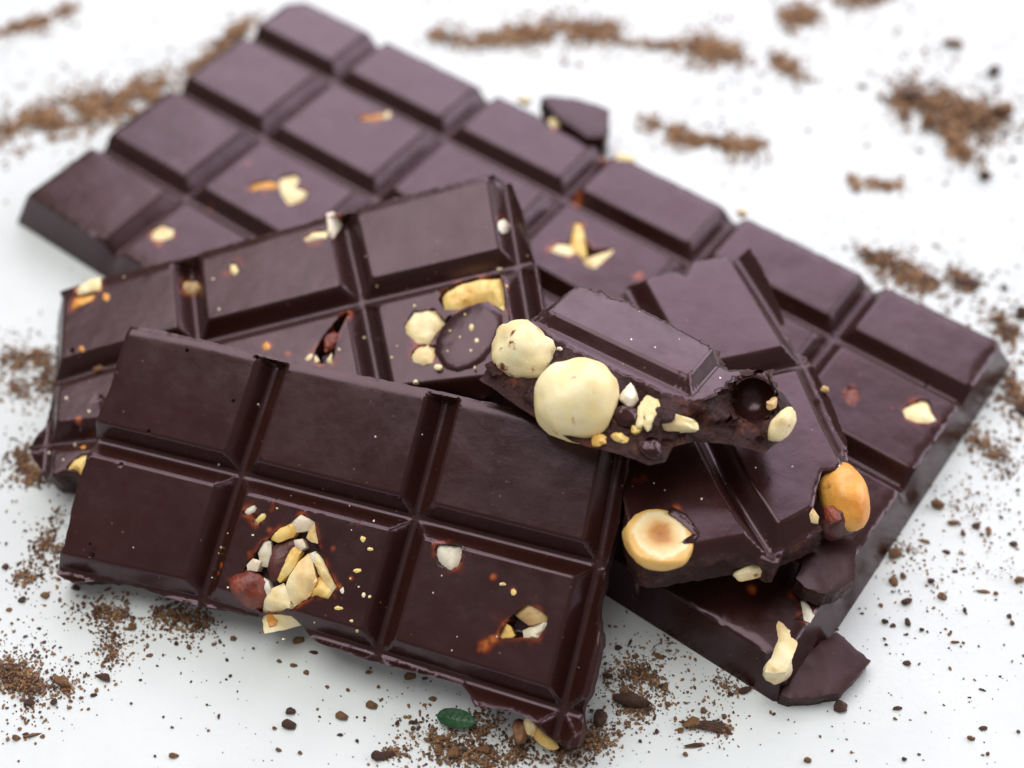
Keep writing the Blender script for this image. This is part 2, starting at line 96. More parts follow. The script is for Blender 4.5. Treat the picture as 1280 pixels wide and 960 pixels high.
  'nuts': [["yellow",[[3.119,-2.452],[3.265,-2.361],[3.415,-2.267],[3.487,-2.358],[3.451,-2.464],[3.284,-2.584],[3.151,-2.57]],-0.02,0.033,0.2,[0,0]],["white",[[3.367,-2.279],[3.476,-2.137],[3.61,-2.156],[3.701,-2.205],[3.638,-2.33],[3.48,-2.395]],-0.02,0.019,0.2,[0,0]],["cream",[[3.624,-2.319],[3.699,-2.191],[3.825,-2.46],[3.719,-2.463],[3.62,-2.429]],-0.03,0.019,0.2,[0,0]],["skin_brown",[[3.184,-2.659],[3.305,-2.555],[3.48,-2.445],[3.499,-2.565],[3.463,-2.815],[3.438,-3.061],[3.313,-3.07],[3.236,-2.947]],-0.04,0.046,0.2,[0,0]],["yellow",[[3.479,-2.533],[3.608,-2.605],[3.598,-2.795],[3.539,-2.931],[3.454,-3.065],[3.407,-3.037],[3.431,-2.791]],-0.03,0.033,0.2,[0,0]],["cream",[[3.709,-2.613],[3.812,-2.718],[3.935,-2.912],[3.888,-3.127],[3.822,-3.239],[3.743,-3.312],[3.645,-3.239],[3.55,-3.098],[3.551,-2.978],[3.618,-2.745]],-0.01,0.046,0.2,[0,0]],["cream",[[3.812,-2.572],[3.966,-2.663],[4.131,-2.834],[4.237,-2.937],[4.236,-3.056],[4.047,-2.928],[3.913,-2.82],[3.821,-2.701]],-0.03,0.026,0.2,[0,0]],["yellow",[[3.893,-2.904],[3.967,-2.817],[4.099,-2.92],[4.22,-3.031],[4.139,-3.118],[3.987,-3.128],[3.881,-3.126]],-0.06,0.033,0.2,[0,0]],["grey",[[3.061,-2.781],[3.091,-2.592],[3.179,-2.586],[3.232,-2.737],[3.244,-2.914],[3.134,-2.931]],-0.03,0.026,0.2,[0,0]],["white",[[2.962,-2.966],[3.023,-2.857],[3.146,-2.865],[3.127,-3.007],[2.999,-3.024]],0.01,0.019,0.2,[0,0]],["white",[[3.466,-2.494],[3.58,-2.452],[3.658,-2.54],[3.6,-2.599],[3.498,-2.558]],-0.04,0.019,0.2,[0,0]],["white",[[3.724,-2.604],[3.799,-2.56],[3.85,-2.643],[3.812,-2.725],[3.733,-2.674]],-0.04,0.019,0.2,[0,0]],["white",[[3.224,-3.059],[3.297,-3.088],[3.367,-3.189],[3.348,-3.29],[3.266,-3.192]],-0.03,0.019,0.2,[0,0]],["skin_red",[[2.758,-3.226],[2.825,-3.112],[2.974,-3.013],[3.157,-3.025],[3.275,-3.114],[3.347,-3.262],[3.326,-3.407],[3.212,-3.552],[3.051,-3.523],[2.911,-3.421]],-0.02,0.13,0.3,[0,0]],["cream",[[3.324,-3.27],[3.366,-3.163],[3.487,-3.059],[3.645,-3.16],[3.656,-3.276],[3.791,-3.307],[3.709,-3.402],[3.754,-3.459],[3.813,-3.508],[3.58,-3.647],[3.401,-3.746],[3.288,-3.605],[3.278,-3.466]],-0.05,0.033,0.22,[0,0]],["orange",[[3.348,-3.469],[3.416,-3.399],[3.469,-3.438],[3.508,-3.512],[3.483,-3.606],[3.417,-3.647],[3.342,-3.578]],-0.025,0.01,0.04,[0,0]],["white",[[2.691,-2.334],[2.726,-2.239],[2.823,-2.178],[2.893,-2.209],[2.871,-2.288],[2.786,-2.346]],-0.03,0.019,0.16999999999999998,[0,0]],["yellow",[[2.844,-2.407],[2.956,-2.268],[3.047,-2.233],[3.028,-2.335],[2.954,-2.427]],-0.02,0.019,0.16999999999999998,[0,0]],["orange",[[3.014,-2.27],[3.022,-2.145],[3.072,-2.076],[3.087,-2.162],[3.076,-2.277]],-0.01,0.007,0.05,[0,0]],["white",[[4.21,-2.918],[4.252,-2.846],[4.329,-2.811],[4.318,-2.912],[4.373,-3.005],[4.279,-3.009]],-0.01,0.013,0.2,[0,0]],["yellow",[[4.405,-2.69],[4.364,-2.677],[4.368,-2.65],[4.404,-2.63],[4.451,-2.623],[4.468,-2.649],[4.437,-2.675]],0.004,0.01,0.06,[0,0]],["cream",[[4.596,-2.899],[4.608,-2.924],[4.605,-2.953],[4.589,-2.962],[4.562,-2.945],[4.557,-2.916],[4.573,-2.899]],0.004,0.01,0.06,[0,0]],["cream",[[4.648,-2.919],[4.665,-2.906],[4.685,-2.918],[4.683,-2.932],[4.671,-2.945],[4.654,-2.946],[4.644,-2.93]],0.004,0.01,0.06,[0,0]],["yellow",[[4.356,-3.181],[4.31,-3.197],[4.269,-3.199],[4.258,-3.175],[4.296,-3.146],[4.347,-3.146],[4.377,-3.156]],0.004,0.01,0.06,[0,0]],["cream",[[4.532,-3.257],[4.545,-3.274],[4.543,-3.293],[4.522,-3.298],[4.505,-3.293],[4.495,-3.277],[4.516,-3.263]],0.004,0.01,0.06,[0,0]],["cream",[[4.64,-3.364],[4.642,-3.381],[4.633,-3.401],[4.609,-3.408],[4.601,-3.396],[4.599,-3.381],[4.618,-3.362]],0.004,0.01,0.06,[0,0]],["yellow",[[4.474,-2.372],[4.459,-2.352],[4.484,-2.33],[4.529,-2.329],[4.537,-2.34],[4.542,-2.356],[4.505,-2.374]],0.004,0.01,0.06,[0,0]],["yellow",[[4.406,-2.264],[4.389,-2.294],[4.359,-2.285],[4.333,-2.26],[4.34,-2.219],[4.373,-2.22],[4.404,-2.228]],0.004,0.01,0.06,[0,0]],["cream",[[4.491,-2.857],[4.481,-2.851],[4.479,-2.84],[4.486,-2.835],[4.496,-2.833],[4.507,-2.841],[4.501,-2.85]],0.004,0.01,0.06,[0,0]],["cream",[[4.365,-2.783],[4.353,-2.785],[4.342,-2.778],[4.344,-2.765],[4.352,-2.761],[4.365,-2.76],[4.367,-2.771]],0.004,0.01,0.06,[0,0]],["cream",[[3.709,-3.735],[3.709,-3.744],[3.698,-3.747],[3.69,-3.744],[3.684,-3.736],[3.687,-3.729],[3.697,-3.725]],0.004,0.01,0.06,[0,0]],["cream",[[4.027,-3.444],[4.016,-3.44],[4.018,-3.427],[4.027,-3.418],[4.041,-3.416],[4.044,-3.425],[4.037,-3.435]],0.004,0.01,0.06,[0,0]],["cream",[[2.795,-3.293],[2.809,-3.286],[2.825,-3.291],[2.826,-3.303],[2.819,-3.313],[2.806,-3.315],[2.795,-3.304]],0.004,0.01,0.06,[0,0]],["cream",[[2.487,-2.841],[2.48,-2.854],[2.47,-2.85],[2.458,-2.839],[2.463,-2.825],[2.471,-2.82],[2.482,-2.83]],0.004,0.01,0.06,[0,0]],["cream",[[2.456,-2.92],[2.455,-2.912],[2.461,-2.906],[2.47,-2.91],[2.472,-2.924],[2.468,-2.928],[2.462,-2.929]],0.004,0.01,0.06,[0,0]],["cream",[[2.926,-2.582],[2.914,-2.577],[2.918,-2.565],[2.93,-2.56],[2.942,-2.559],[2.95,-2.569],[2.942,-2.581]],0.004,0.01,0.06,[0,0]],["cream",[[3.146,-2.173],[3.137,-2.168],[3.129,-2.157],[3.136,-2.144],[3.149,-2.147],[3.161,-2.154],[3.156,-2.168]],0.004,0.01,0.06,[0,0]],["cream",[[2.504,-2.628],[2.522,-2.625],[2.533,-2.63],[2.537,-2.639],[2.53,-2.645],[2.512,-2.646],[2.499,-2.638]],0.004,0.01,0.06,[0,0]],["grey",[[5.298,-2.076],[5.453,-2.004],[5.638,-1.974],[5.711,-2.153],[5.669,-2.287],[5.583,-2.37],[5.427,-2.333],[5.321,-2.219]],-0.06,0.033,0.19,[0,0]],["tan",[[6.501,-2.661],[6.647,-2.48],[6.814,-2.508],[6.941,-2.56],[6.921,-2.642],[6.721,-2.751],[6.602,-2.703]],-0.05,0.026,0.2,[0,0]],["grey",[[6.648,-2.823],[6.809,-2.701],[6.947,-2.584],[6.956,-2.696],[6.875,-2.879],[6.691,-2.915]],-0.08,0.033,0.2,[0,0]],["yellow",[[6.39,-3.016],[6.435,-2.79],[6.502,-2.814],[6.582,-2.913],[6.538,-2.983]],-0.05,0.019,0.2,[0,0]],["cream",[[6.28,-2.314],[6.308,-2.32],[6.324,-2.337],[6.28,-2.356],[6.246,-2.364],[6.232,-2.347],[6.245,-2.33]],0.004,0.01,0.06,[0,0]],["yellow",[[6.403,-2.412],[6.4,-2.375],[6.433,-2.358],[6.467,-2.378],[6.473,-2.41],[6.453,-2.442],[6.421,-2.441]],0.004,0.01,0.06,[0,0]],["dust",[[6.377,-2.969],[6.386,-2.971],[6.384,-2.981],[6.379,-2.988],[6.37,-2.987],[6.362,-2.979],[6.368,-2.971]],0.004,0.01,0.06,[0,0]],["dust",[[3.237,-1.952],[3.237,-1.958],[3.232,-1.96],[3.225,-1.954],[3.221,-1.946],[3.226,-1.945],[3.232,-1.945]],0.004,0.01,0.06,[0,0]],["dust",[[4.73,-0.746],[4.738,-0.751],[4.739,-0.759],[4.734,-0.767],[4.728,-0.768],[4.723,-0.76],[4.726,-0.75]],0.004,0.01,0.06,[0,0]],["dust",[[7.456,-3.089],[7.448,-3.096],[7.434,-3.09],[7.428,-3.081],[7.438,-3.071],[7.45,-3.067],[7.459,-3.077]],0.004,0.01,0.06,[0,0]],["dust",[[3.437,-2.311],[3.443,-2.302],[3.452,-2.297],[3.461,-2.305],[3.464,-2.314],[3.454,-2.321],[3.443,-2.322]],0.004,0.01,0.06,[0,0]],["dust",[[1.385,-3.134],[1.393,-3.129],[1.401,-3.131],[1.403,-3.138],[1.401,-3.143],[1.393,-3.147],[1.385,-3.142]],0.004,0.01,0.06,[0,0]],["dust",[[4.009,-1.883],[4.003,-1.878],[4.002,-1.869],[4.009,-1.869],[4.018,-1.874],[4.021,-1.883],[4.017,-1.888]],0.004,0.01,0.06,[0,0]],["dust",[[2.396,-0.895],[2.399,-0.884],[2.405,-0.874],[2.415,-0.881],[2.415,-0.891],[2.412,-0.902],[2.405,-0.904]],0.004,0.01,0.06,[0,0]],["dust",[[2.115,-1.784],[2.128,-1.787],[2.13,-1.795],[2.118,-1.808],[2.103,-1.81],[2.098,-1.802],[2.102,-1.792]],0.004,0.01,0.06,[0,0]],["dust",[[4.184,-2.184],[4.184,-2.177],[4.19,-2.172],[4.198,-2.175],[4.2,-2.182],[4.196,-2.187],[4.189,-2.188]],0.004,0.01,0.06,[0,0]],["dust",[[4.158,-0.953],[4.144,-0.948],[4.14,-0.941],[4.143,-0.931],[4.152,-0.924],[4.165,-0.933],[4.168,-0.942]],0.004,0.01,0.06,[0,0]],["dust",[[5.454,-2.668],[5.454,-2.677],[5.446,-2.681],[5.44,-2.676],[5.436,-2.669],[5.441,-2.662],[5.449,-2.66]],0.004,0.01,0.06,[0,0]],["dust",[[2.471,-3.251],[2.466,-3.247],[2.465,-3.24],[2.472,-3.235],[2.48,-3.237],[2.485,-3.244],[2.478,-3.25]],0.004,0.01,0.06,[0,0]],["dust",[[5.501,-2.429],[5.502,-2.436],[5.501,-2.443],[5.493,-2.447],[5.486,-2.441],[5.486,-2.43],[5.493,-2.426]],0.004,0.01,0.06,[0,0]],["dust",[[3.672,-3.287],[3.662,-3.287],[3.657,-3.277],[3.661,-3.268],[3.673,-3.265],[3.678,-3.272],[3.681,-3.282]],0.004,0.01,0.06,[0,0]],["dust",[[5.898,-3.106],[5.898,-3.113],[5.897,-3.118],[5.89,-3.12],[5.886,-3.116],[5.886,-3.109],[5.89,-3.105]],0.004,0.01,0.06,[0,0]],["dust",[[5.88,-3.294],[5.874,-3.299],[5.865,-3.297],[5.863,-3.291],[5.867,-3.283],[5.876,-3.281],[5.883,-3.286]],0.004,0.01,0.06,[0,0]],["dust",[[4.417,-1.999],[4.409,-1.988],[4.415,-1.979],[4.427,-1.974],[4.435,-1.986],[4.439,-1.998],[4.432,-2.005]],0.004,0.01,0.06,[0,0]]],
  'films': [[4.022,-2.465,0.05,1.0],[4.159,-2.385,0.03,1.0],[3.046,-2.184,0.09,1.0],[3.064,-2.089,0.05,1.0],[4.366,-2.768,0.05,1.0],[4.239,-2.078,0.04,1.0],[4.386,-2.261,0.06,1.0],[4.112,-3.14,0.06,1.0],[4.221,-3.046,0.05,1.0],[4.248,-2.908,0.05,1.0],[3.131,-2.452,0.06,1.0],[2.96,-2.808,0.05,1.0],[2.597,-3.051,0.06,1.0],[2.576,-3.166,0.05,1.0],[6.258,-3.124,0.11,1.6],[6.329,-3.026,0.07,1.6],[6.209,-3.185,0.06,1.2],[6.138,-2.28,0.06,1.3],[6.413,-2.384,0.06,1.3],[6.722,-2.381,0.03,0.8],[6.785,-2.396,0.03,0.8],[6.847,-2.411,0.03,0.8],[6.91,-2.427,0.03,0.8],[6.972,-2.442,0.03,0.8]],
  'pits': [[0.856,-3.376,0.05],[0.876,-2.137,0.035],[1.105,-1.614,0.03],[1.285,-0.437,0.03],[2.255,-0.299,0.035],[2.133,-0.942,0.025],[4.684,-1.629,0.03],[0.792,-3.246,0.02]],
  'blobs': [["skin_tan",[6.887,-4.052,0.16],[0.1,0.16,0.2],[0,0.2,0.3],3,0.12],["yellow",[7.151,-3.996,0.2],[0.26,0.1,0.1],[0.2,0.1,-0.5],4,0.1],["cream",[7.012,-3.89,0.3],[0.09,0.17,0.1],[0.2,0.1,0.2],5,0.1]],
  'carve': [],
 },
 'top': {
  'R': [[0.84169,0.52639,0.12028],[-0.53991,0.8175,0.20047],[0.0072,-0.23368,0.97229]],
  't': [0.164,-1.542,2.522],
  'grooves': [[[-3,0],[8,0]],[[0,-4],[0,4]],[[2.3780434698215567,-4],[2.3780434698215567,4]]],
  'cell': [0,2.3780434698215567,0,9],
  'dep': 0.17,
  'g1': 0.19,
  'outline': [[0.009,-0.014],[0.149,-0.025],[0.304,-0.042],[0.597,-0.111],[0.805,-0.122],[1.027,-0.141],[1.231,-0.152],[1.473,-0.109],[1.674,-0.099],[1.88,-0.124],[2.063,-0.108],[2.269,-0.072],[2.453,0.005],[2.542,0.235],[2.599,0.539],[2.638,0.794],[2.792,1.026],[2.985,1.024],[3.153,0.844],[2.903,1.194],[2.473,0.863],[2.048,0.942],[1.492,1.005],[0.938,1.04],[0.457,0.987],[0.169,0.94],[0.048,0.511]],
  'bottom': [[-0.107,-0.912],[0.015,-0.931],[0.144,-0.963],[0.447,-1.026],[0.714,-1.075],[1.091,-1.123],[1.402,-1.164],[1.698,-1.086],[1.91,-1.003],[2.128,-0.952],[2.358,-0.925],[2.481,-0.736],[2.435,-0.427],[2.617,-0.166],[2.87,0.004],[3.126,0.121],[3.392,0.191],[3.431,0.427],[3.483,0.716],[3.053,1.294],[2.5229999999999997,0.943],[2.098,1.022],[1.542,1.085],[0.988,1.12],[0.507,1.067],[0.11900000000000001,0.94],[-0.0020000000000000018,0.511]],
  'holes': [],
  'nuts': [["dust",[[1.097,0.963],[1.107,0.951],[1.11,0.936],[1.1,0.928],[1.091,0.932],[1.082,0.948],[1.086,0.962]],0,0.015,0.06,[0,0]],["dust",[[1.789,0.765],[1.784,0.752],[1.774,0.745],[1.765,0.759],[1.763,0.771],[1.772,0.784],[1.783,0.78]],0,0.015,0.06,[0,0]],["dust",[[2.482,0.626],[2.479,0.608],[2.468,0.61],[2.46,0.623],[2.456,0.638],[2.465,0.641],[2.477,0.644]],0,0.015,0.06,[0,0]],["dust",[[0.674,0.871],[0.676,0.85],[0.673,0.836],[0.656,0.845],[0.649,0.864],[0.65,0.877],[0.662,0.878]],0,0.015,0.06,[0,0]],["dust",[[2.118,0.743],[2.116,0.759],[2.121,0.77],[2.132,0.761],[2.14,0.747],[2.139,0.731],[2.127,0.733]],0,0.015,0.06,[0,0]],["dust",[[1.594,0.418],[1.599,0.432],[1.61,0.432],[1.621,0.417],[1.624,0.4],[1.616,0.391],[1.603,0.399]],0,0.015,0.06,[0,0]],["dust",[[0.424,0.011],[0.415,0.011],[0.405,0.028],[0.408,0.038],[0.415,0.047],[0.427,0.033],[0.434,0.017]],0,0.015,0.06,[0,0]],["dust",[[1.309,0.357],[1.308,0.338],[1.297,0.334],[1.287,0.343],[1.282,0.357],[1.287,0.37],[1.297,0.367]],0,0.015,0.06,[0,0]]],
  'films': [],
  'pits': [],
  'blobs': [["hazel_spotted",[0.158,-0.33,0.17],[0.44,0.42,0.42],[0.2,0.1,0.3],21,0.085],["hazel",[1.151,-0.692,0.2],[0.56,0.54,0.5],[0.4,0.2,0.9],22,0.05],["white",[1.683,-0.327,0.32],[0.14,0.17,0.12],[0.3,0.4,0.2],23,0.25],["cream",[2.028,-0.312,0.26],[0.19,0.34,0.16],[0.1,0.1,0.35],24,0.22],["cream",[2.292,-0.296,0.24],[0.32,0.14,0.13],[0.1,0.2,0.35],25,0.2],["yellow",[1.672,-0.972,0.05],[0.09,0.1,0.08],[0,0,0],27,0.2],["yellow",[1.87,-0.808,0.06],[0.13,0.09,0.09],[0,0,0.5],28,0.2],["yellow",[1.988,-0.608,0.12],[0.09,0.09,0.09],[0,0,0],29,0.2],["coated",[1.773,-0.521,0.15],[0.2,0.17,0.17],[0,0,0.6],30,0.08],["coated",[2.253,-0.731,0.06],[0.16,0.14,0.12],[0,0,0],31,0.1],["cream",[3.429,0.509,0.28],[0.12,0.26,0.22],[0,0,-0.15],32,0.06],["tan",[3.193,0.7,0.36],[0.06,0.13,0.08],[0,0,0.2],33,0.2],["white",[0.588,-0.192,0.42],[0.045,0.03,0.03],[0,0,0],34,0.2]],
  'carve': [[2.542,-0.007,0.18,0.06],[2.25,-0.696,0.1,0.1]],
  'bowl': [[2.929,0.716,0.279],0.27,[0.183,-0.762,0.622]],
 },
 'flat': {
  'R': [[0.93996,-0.33996,0.02996],[0.3385,0.93989,0.04493],[-0.04343,-0.0321,0.99854]],
  't': [3.222,-1.613,1.12],
  'grooves': [[[1.046,5.516],[0.964,0.254],[0.796,-0.891],[0.473,-4.278]],[[-0.727,5.559],[-0.848,0.412],[-0.96,-1.425],[-0.765,-5.456]],[[-4.897,0.657],[-0.872,0.359],[0.093,0.296],[3.961,0.108]],[[-4.867,-1.931],[-0.899,-2.439],[-0.131,-2.282],[3.26,-1.584]]],
  'outline': [[-0.762,2.465],[-0.591,2.295],[-0.084,2.33],[0.016,2.159],[0.259,2.408],[0.736,2.375],[0.958,2.488],[1.192,2.463],[1.182,2.047],[1.125,1.424],[1.047,0.939],[0.985,0.581],[1.092,0.195],[1.031,0.009],[0.999,-0.277],[0.945,-0.687],[0.86,-1.146],[0.703,-1.521],[0.378,-1.649],[0.22,-1.596],[-0.004,-1.842],[-0.154,-2.066],[-0.11,-2.208],[-0.085,-2.282],[-0.362,-2.354],[-0.702,-2.403],[-0.867,-2.55],[-0.941,-2.522],[-1.088,-2.369],[-1.544,-2.236],[-1.882,-2.228],[-2.146,-2.19],[-2.389,-2.118],[-2.506,-1.989],[-2.474,-1.564],[-2.354,-1.023],[-2.081,-0.16],[-1.581,1.152],[-1.113,2.041]],
  'bottom': None,
  'holes': [],
  'nuts': [["coated",[[-1.883,-1.523],[-1.75,-1.686],[-1.708,-1.988],[-1.88,-2.125],[-2.208,-2.138],[-2.405,-2.108],[-2.396,-2.077],[-2.167,-2.085],[-1.982,-2.049],[-1.796,-1.98],[-1.861,-1.784],[-1.959,-1.588]],0.05,0.02,0.25,[0,0]],["cream",[[-0.166,-2.057],[-0.097,-2.16],[-0.135,-2.218],[-0.236,-2.198],[-0.238,-2.126]],0.0,0.03,0.2,[0,0]],["dust",[[-0.104,-0.186],[-0.113,-0.17],[-0.105,-0.156],[-0.087,-0.143],[-0.076,-0.155],[-0.074,-0.171],[-0.084,-0.182]],0,0.015,0.06,[0,0]],["dust",[[0.465,-1.605],[0.45,-1.599],[0.449,-1.585],[0.465,-1.574],[0.477,-1.572],[0.487,-1.581],[0.481,-1.597]],0,0.015,0.06,[0,0]],["dust",[[-1.942,-1.102],[-1.946,-1.093],[-1.94,-1.079],[-1.93,-1.074],[-1.919,-1.077],[-1.915,-1.095],[-1.928,-1.108]],0,0.015,0.06,[0,0]],["dust",[[-1.457,-1.493],[-1.446,-1.493],[-1.435,-1.498],[-1.444,-1.516],[-1.456,-1.527],[-1.465,-1.523],[-1.472,-1.506]],0,0.015,0.06,[0,0]],["dust",[[-0.592,-1.302],[-0.598,-1.291],[-0.599,-1.274],[-0.585,-1.267],[-0.572,-1.269],[-0.563,-1.281],[-0.573,-1.295]],0,0.015,0.06,[0,0]],["dust",[[-0.698,-1.064],[-0.683,-1.063],[-0.668,-1.07],[-0.676,-1.083],[-0.684,-1.095],[-0.699,-1.091],[-0.703,-1.082]],0,0.015,0.06,[0,0]],["dust",[[-0.139,-1.427],[-0.136,-1.407],[-0.122,-1.397],[-0.107,-1.395],[-0.106,-1.412],[-0.111,-1.428],[-0.126,-1.432]],0,0.015,0.06,[0,0]],["dust",[[-1.846,-1.224],[-1.836,-1.222],[-1.828,-1.229],[-1.83,-1.243],[-1.839,-1.25],[-1.854,-1.254],[-1.859,-1.238]],0,0.015,0.06,[0,0]]],
  'films': [[-1.999,-1.461,0.1,1.4],[-1.842,-1.546,0.12,1.3],[-2.06,-0.975,0.12,0.9],[-1.899,-2.103,0.05,0.8]],
  'pits': [],
  'blobs': [["halfnut",[-2.192,-1.863,0.635],[0.44,0.44,0.26],[-0.03,0.07,0.3],11,0.05],["orange",[0.431,-1.898,0.4],[0.32,0.5,0.33],[0,0,-0.22],12,0.04],["skin_brown",[0.218,-2.187,0.28],[0.25,0.17,0.27],[0,0,-0.1],13,0.07],["skin_red",[0.086,-2.162,0.52],[0.12,0.13,0.1],[0,0,0.4],17,0.2],["cream",[-1.051,-2.379,0.1],[0.27,0.1,0.13],[0,0,0.05],14,0.1],["cream",[-0.518,-2.248,0.2],[0.07,0.07,0.1],[0,0,0.05],15,0.1],["tan",[0.975,-0.309,0.55],[0.06,0.05,0.05],[0,0,0],16,0.1]],
  'carve': [],
 },
}
CHIP_TOP = [[4.247,-4.482],[4.445,-4.69],[4.641,-4.895],[4.409,-5.131],[4.182,-5.351],[3.871,-5.395],[3.543,-5.428],[3.419,-5.362],[3.562,-5.108],[3.832,-4.77]]
BEHIND_TOP = [[0.497,5.46],[0.692,5.502],[1.105,5.44],[1.404,5.315],[1.672,5.15],[1.617,4.825],[1.561,4.445],[1.278,4.445],[0.818,4.926]]
DANGLE_TOP = [[3.756,-3.823],[3.906,-3.631],[4.055,-3.534],[4.225,-3.582],[4.405,-3.631],[4.492,-3.534],[4.423,-3.918],[4.373,-4.176],[4.162,-4.292],[3.97,-4.362],[3.777,-4.292],[3.635,-4.13],[3.714,-3.989]]
PILES = [[[[-9.082,5.576],[-8.274,5.788],[-7.346,6.174],[-6.188,6.612]],0.317,0.479,1500,0.0461,0],[[[-6.188,6.612],[-5.513,7.563],[-5.004,8.56]],0.194,0.302,420,0.0448,0],[[[-9.687,8.223],[-9.001,8.56],[-8.447,9.003]],0.137,0.222,300,0.0457,0],[[[-1.511,8.151],[-0.603,8.032],[0.0,8.127]],0.166,0.259,300,0.0453,0],[[[0.0,8.127],[0.758,8.319],[1.937,8.223]],0.228,0.358,650,0.0456,0],[[[1.961,8.08],[3.143,7.75]],0.105,0.163,110,0.045,0],[[[3.326,7.797],[4.206,7.61]],0.269,0.416,420,0.0448,0],[[[4.837,7.517],[5.464,6.969]],0.161,0.248,220,0.0439,0],[[[5.205,8.707],[5.741,8.707]],0.214,0.343,220,0.052,0],[[[6.117,9.202],[7.303,9.353]],0.14,0.229,180,0.0467,0],[[[2.371,5.83],[2.961,5.325],[3.577,5.119],[4.484,5.078]],0.154,0.226,620,0.042,0],[[[7.012,6.326],[7.601,6.001],[8.559,5.788]],0.402,0.603,1000,0.0517,1],[[[7.663,5.576],[7.872,4.854]],0.195,0.288,180,0.0501,1],[[[5.798,4.314],[5.896,4.059]],0.082,0.117,40,0.041,0],[[[6.089,4.157],[6.63,4.118]],0.095,0.138,90,0.0407,0],[[[5.736,2.51],[6.113,2.261],[6.794,1.739]],0.234,0.319,520,0.0442,0],[[[7.156,1.946],[7.396,1.859]],0.18,0.245,160,0.0463,1],[[[7.492,1.098],[7.902,0.689]],0.224,0.296,220,0.0448,1],[[[7.558,-0.024],[7.628,-0.783]],0.215,0.272,220,0.0406,1],[[[6.734,-1.077],[7.221,-1.65]],0.256,0.313,200,0.0349,1],[[[-7.819,0.321],[-7.19,0.258],[-6.998,-0.255]],0.246,0.32,420,0.0369,0],[[[-7.591,-0.148],[-7.276,-0.483]],0.144,0.185,90,0.0312,0],[[[-7.222,-1.437],[-6.799,-1.998]],0.183,0.224,330,0.0343,1],[[[-6.51,-2.999],[-6.261,-3.128]],0.244,0.285,330,0.0311,1],[[[-6.77,-3.483],[-6.54,-3.533]],0.098,0.115,110,0.0283,1],[[[-6.45,-2.473],[-6.306,-2.738]],0.112,0.134,60,0.0269,1],[[[-6.691,-4.882],[-6.445,-5.052],[-6.142,-5.254]],0.281,0.309,700,0.0302,1],[[[-5.861,-5.109],[-5.711,-5.187]],0.134,0.148,120,0.0268,1],[[[-5.826,-4.061],[-5.153,-4.097]],0.15,0.169,380,0.0279,1],[[[-5.438,-4.418],[-5.296,-4.733]],0.199,0.22,360,0.0272,1],[[[-4.831,-4.097],[-4.039,-4.241]],0.161,0.179,420,0.0279,1],[[[-1.217,-5.768],[-0.703,-6.034],[-0.2,-6.139]],0.261,0.271,520,0.0291,2],[[[-0.407,-5.66],[0.1,-6.086],[0.6,-6.139]],0.281,0.291,800,0.0291,2],[[[0.605,-5.928],[1.212,-5.875]],0.242,0.253,380,0.0292,2],[[[-1.604,-6.086],[-1.406,-6.034]],0.1,0.105,60,0.028,2],[[[1.299,-5.052],[1.67,-4.939],[2.019,-5.165]],0.25,0.27,520,0.026,2],[[[1.438,-5.387],[1.74,-5.497]],0.164,0.174,240,0.0266,2],[[[2.188,-5.66],[2.788,-5.768]],0.122,0.129,180,0.0264,2],[[[2.651,-5.052],[2.993,-5.254]],0.166,0.178,110,0.0239,2],[[[2.103,-4.71],[2.014,-4.477]],0.148,0.163,40,0.0211,2],[[[6.048,-2.203],[6.789,-2.473]],0.453,0.538,120,0.0249,1],[[[5.077,-3.255],[5.816,-4.0]],0.485,0.546,90,0.0226,1],[[[6.12,-2.999],[6.896,-3.508]],0.438,0.504,70,0.023,1],[[[5.286,-2.999],[5.652,-3.128]],0.133,0.156,60,0.0244,1]]
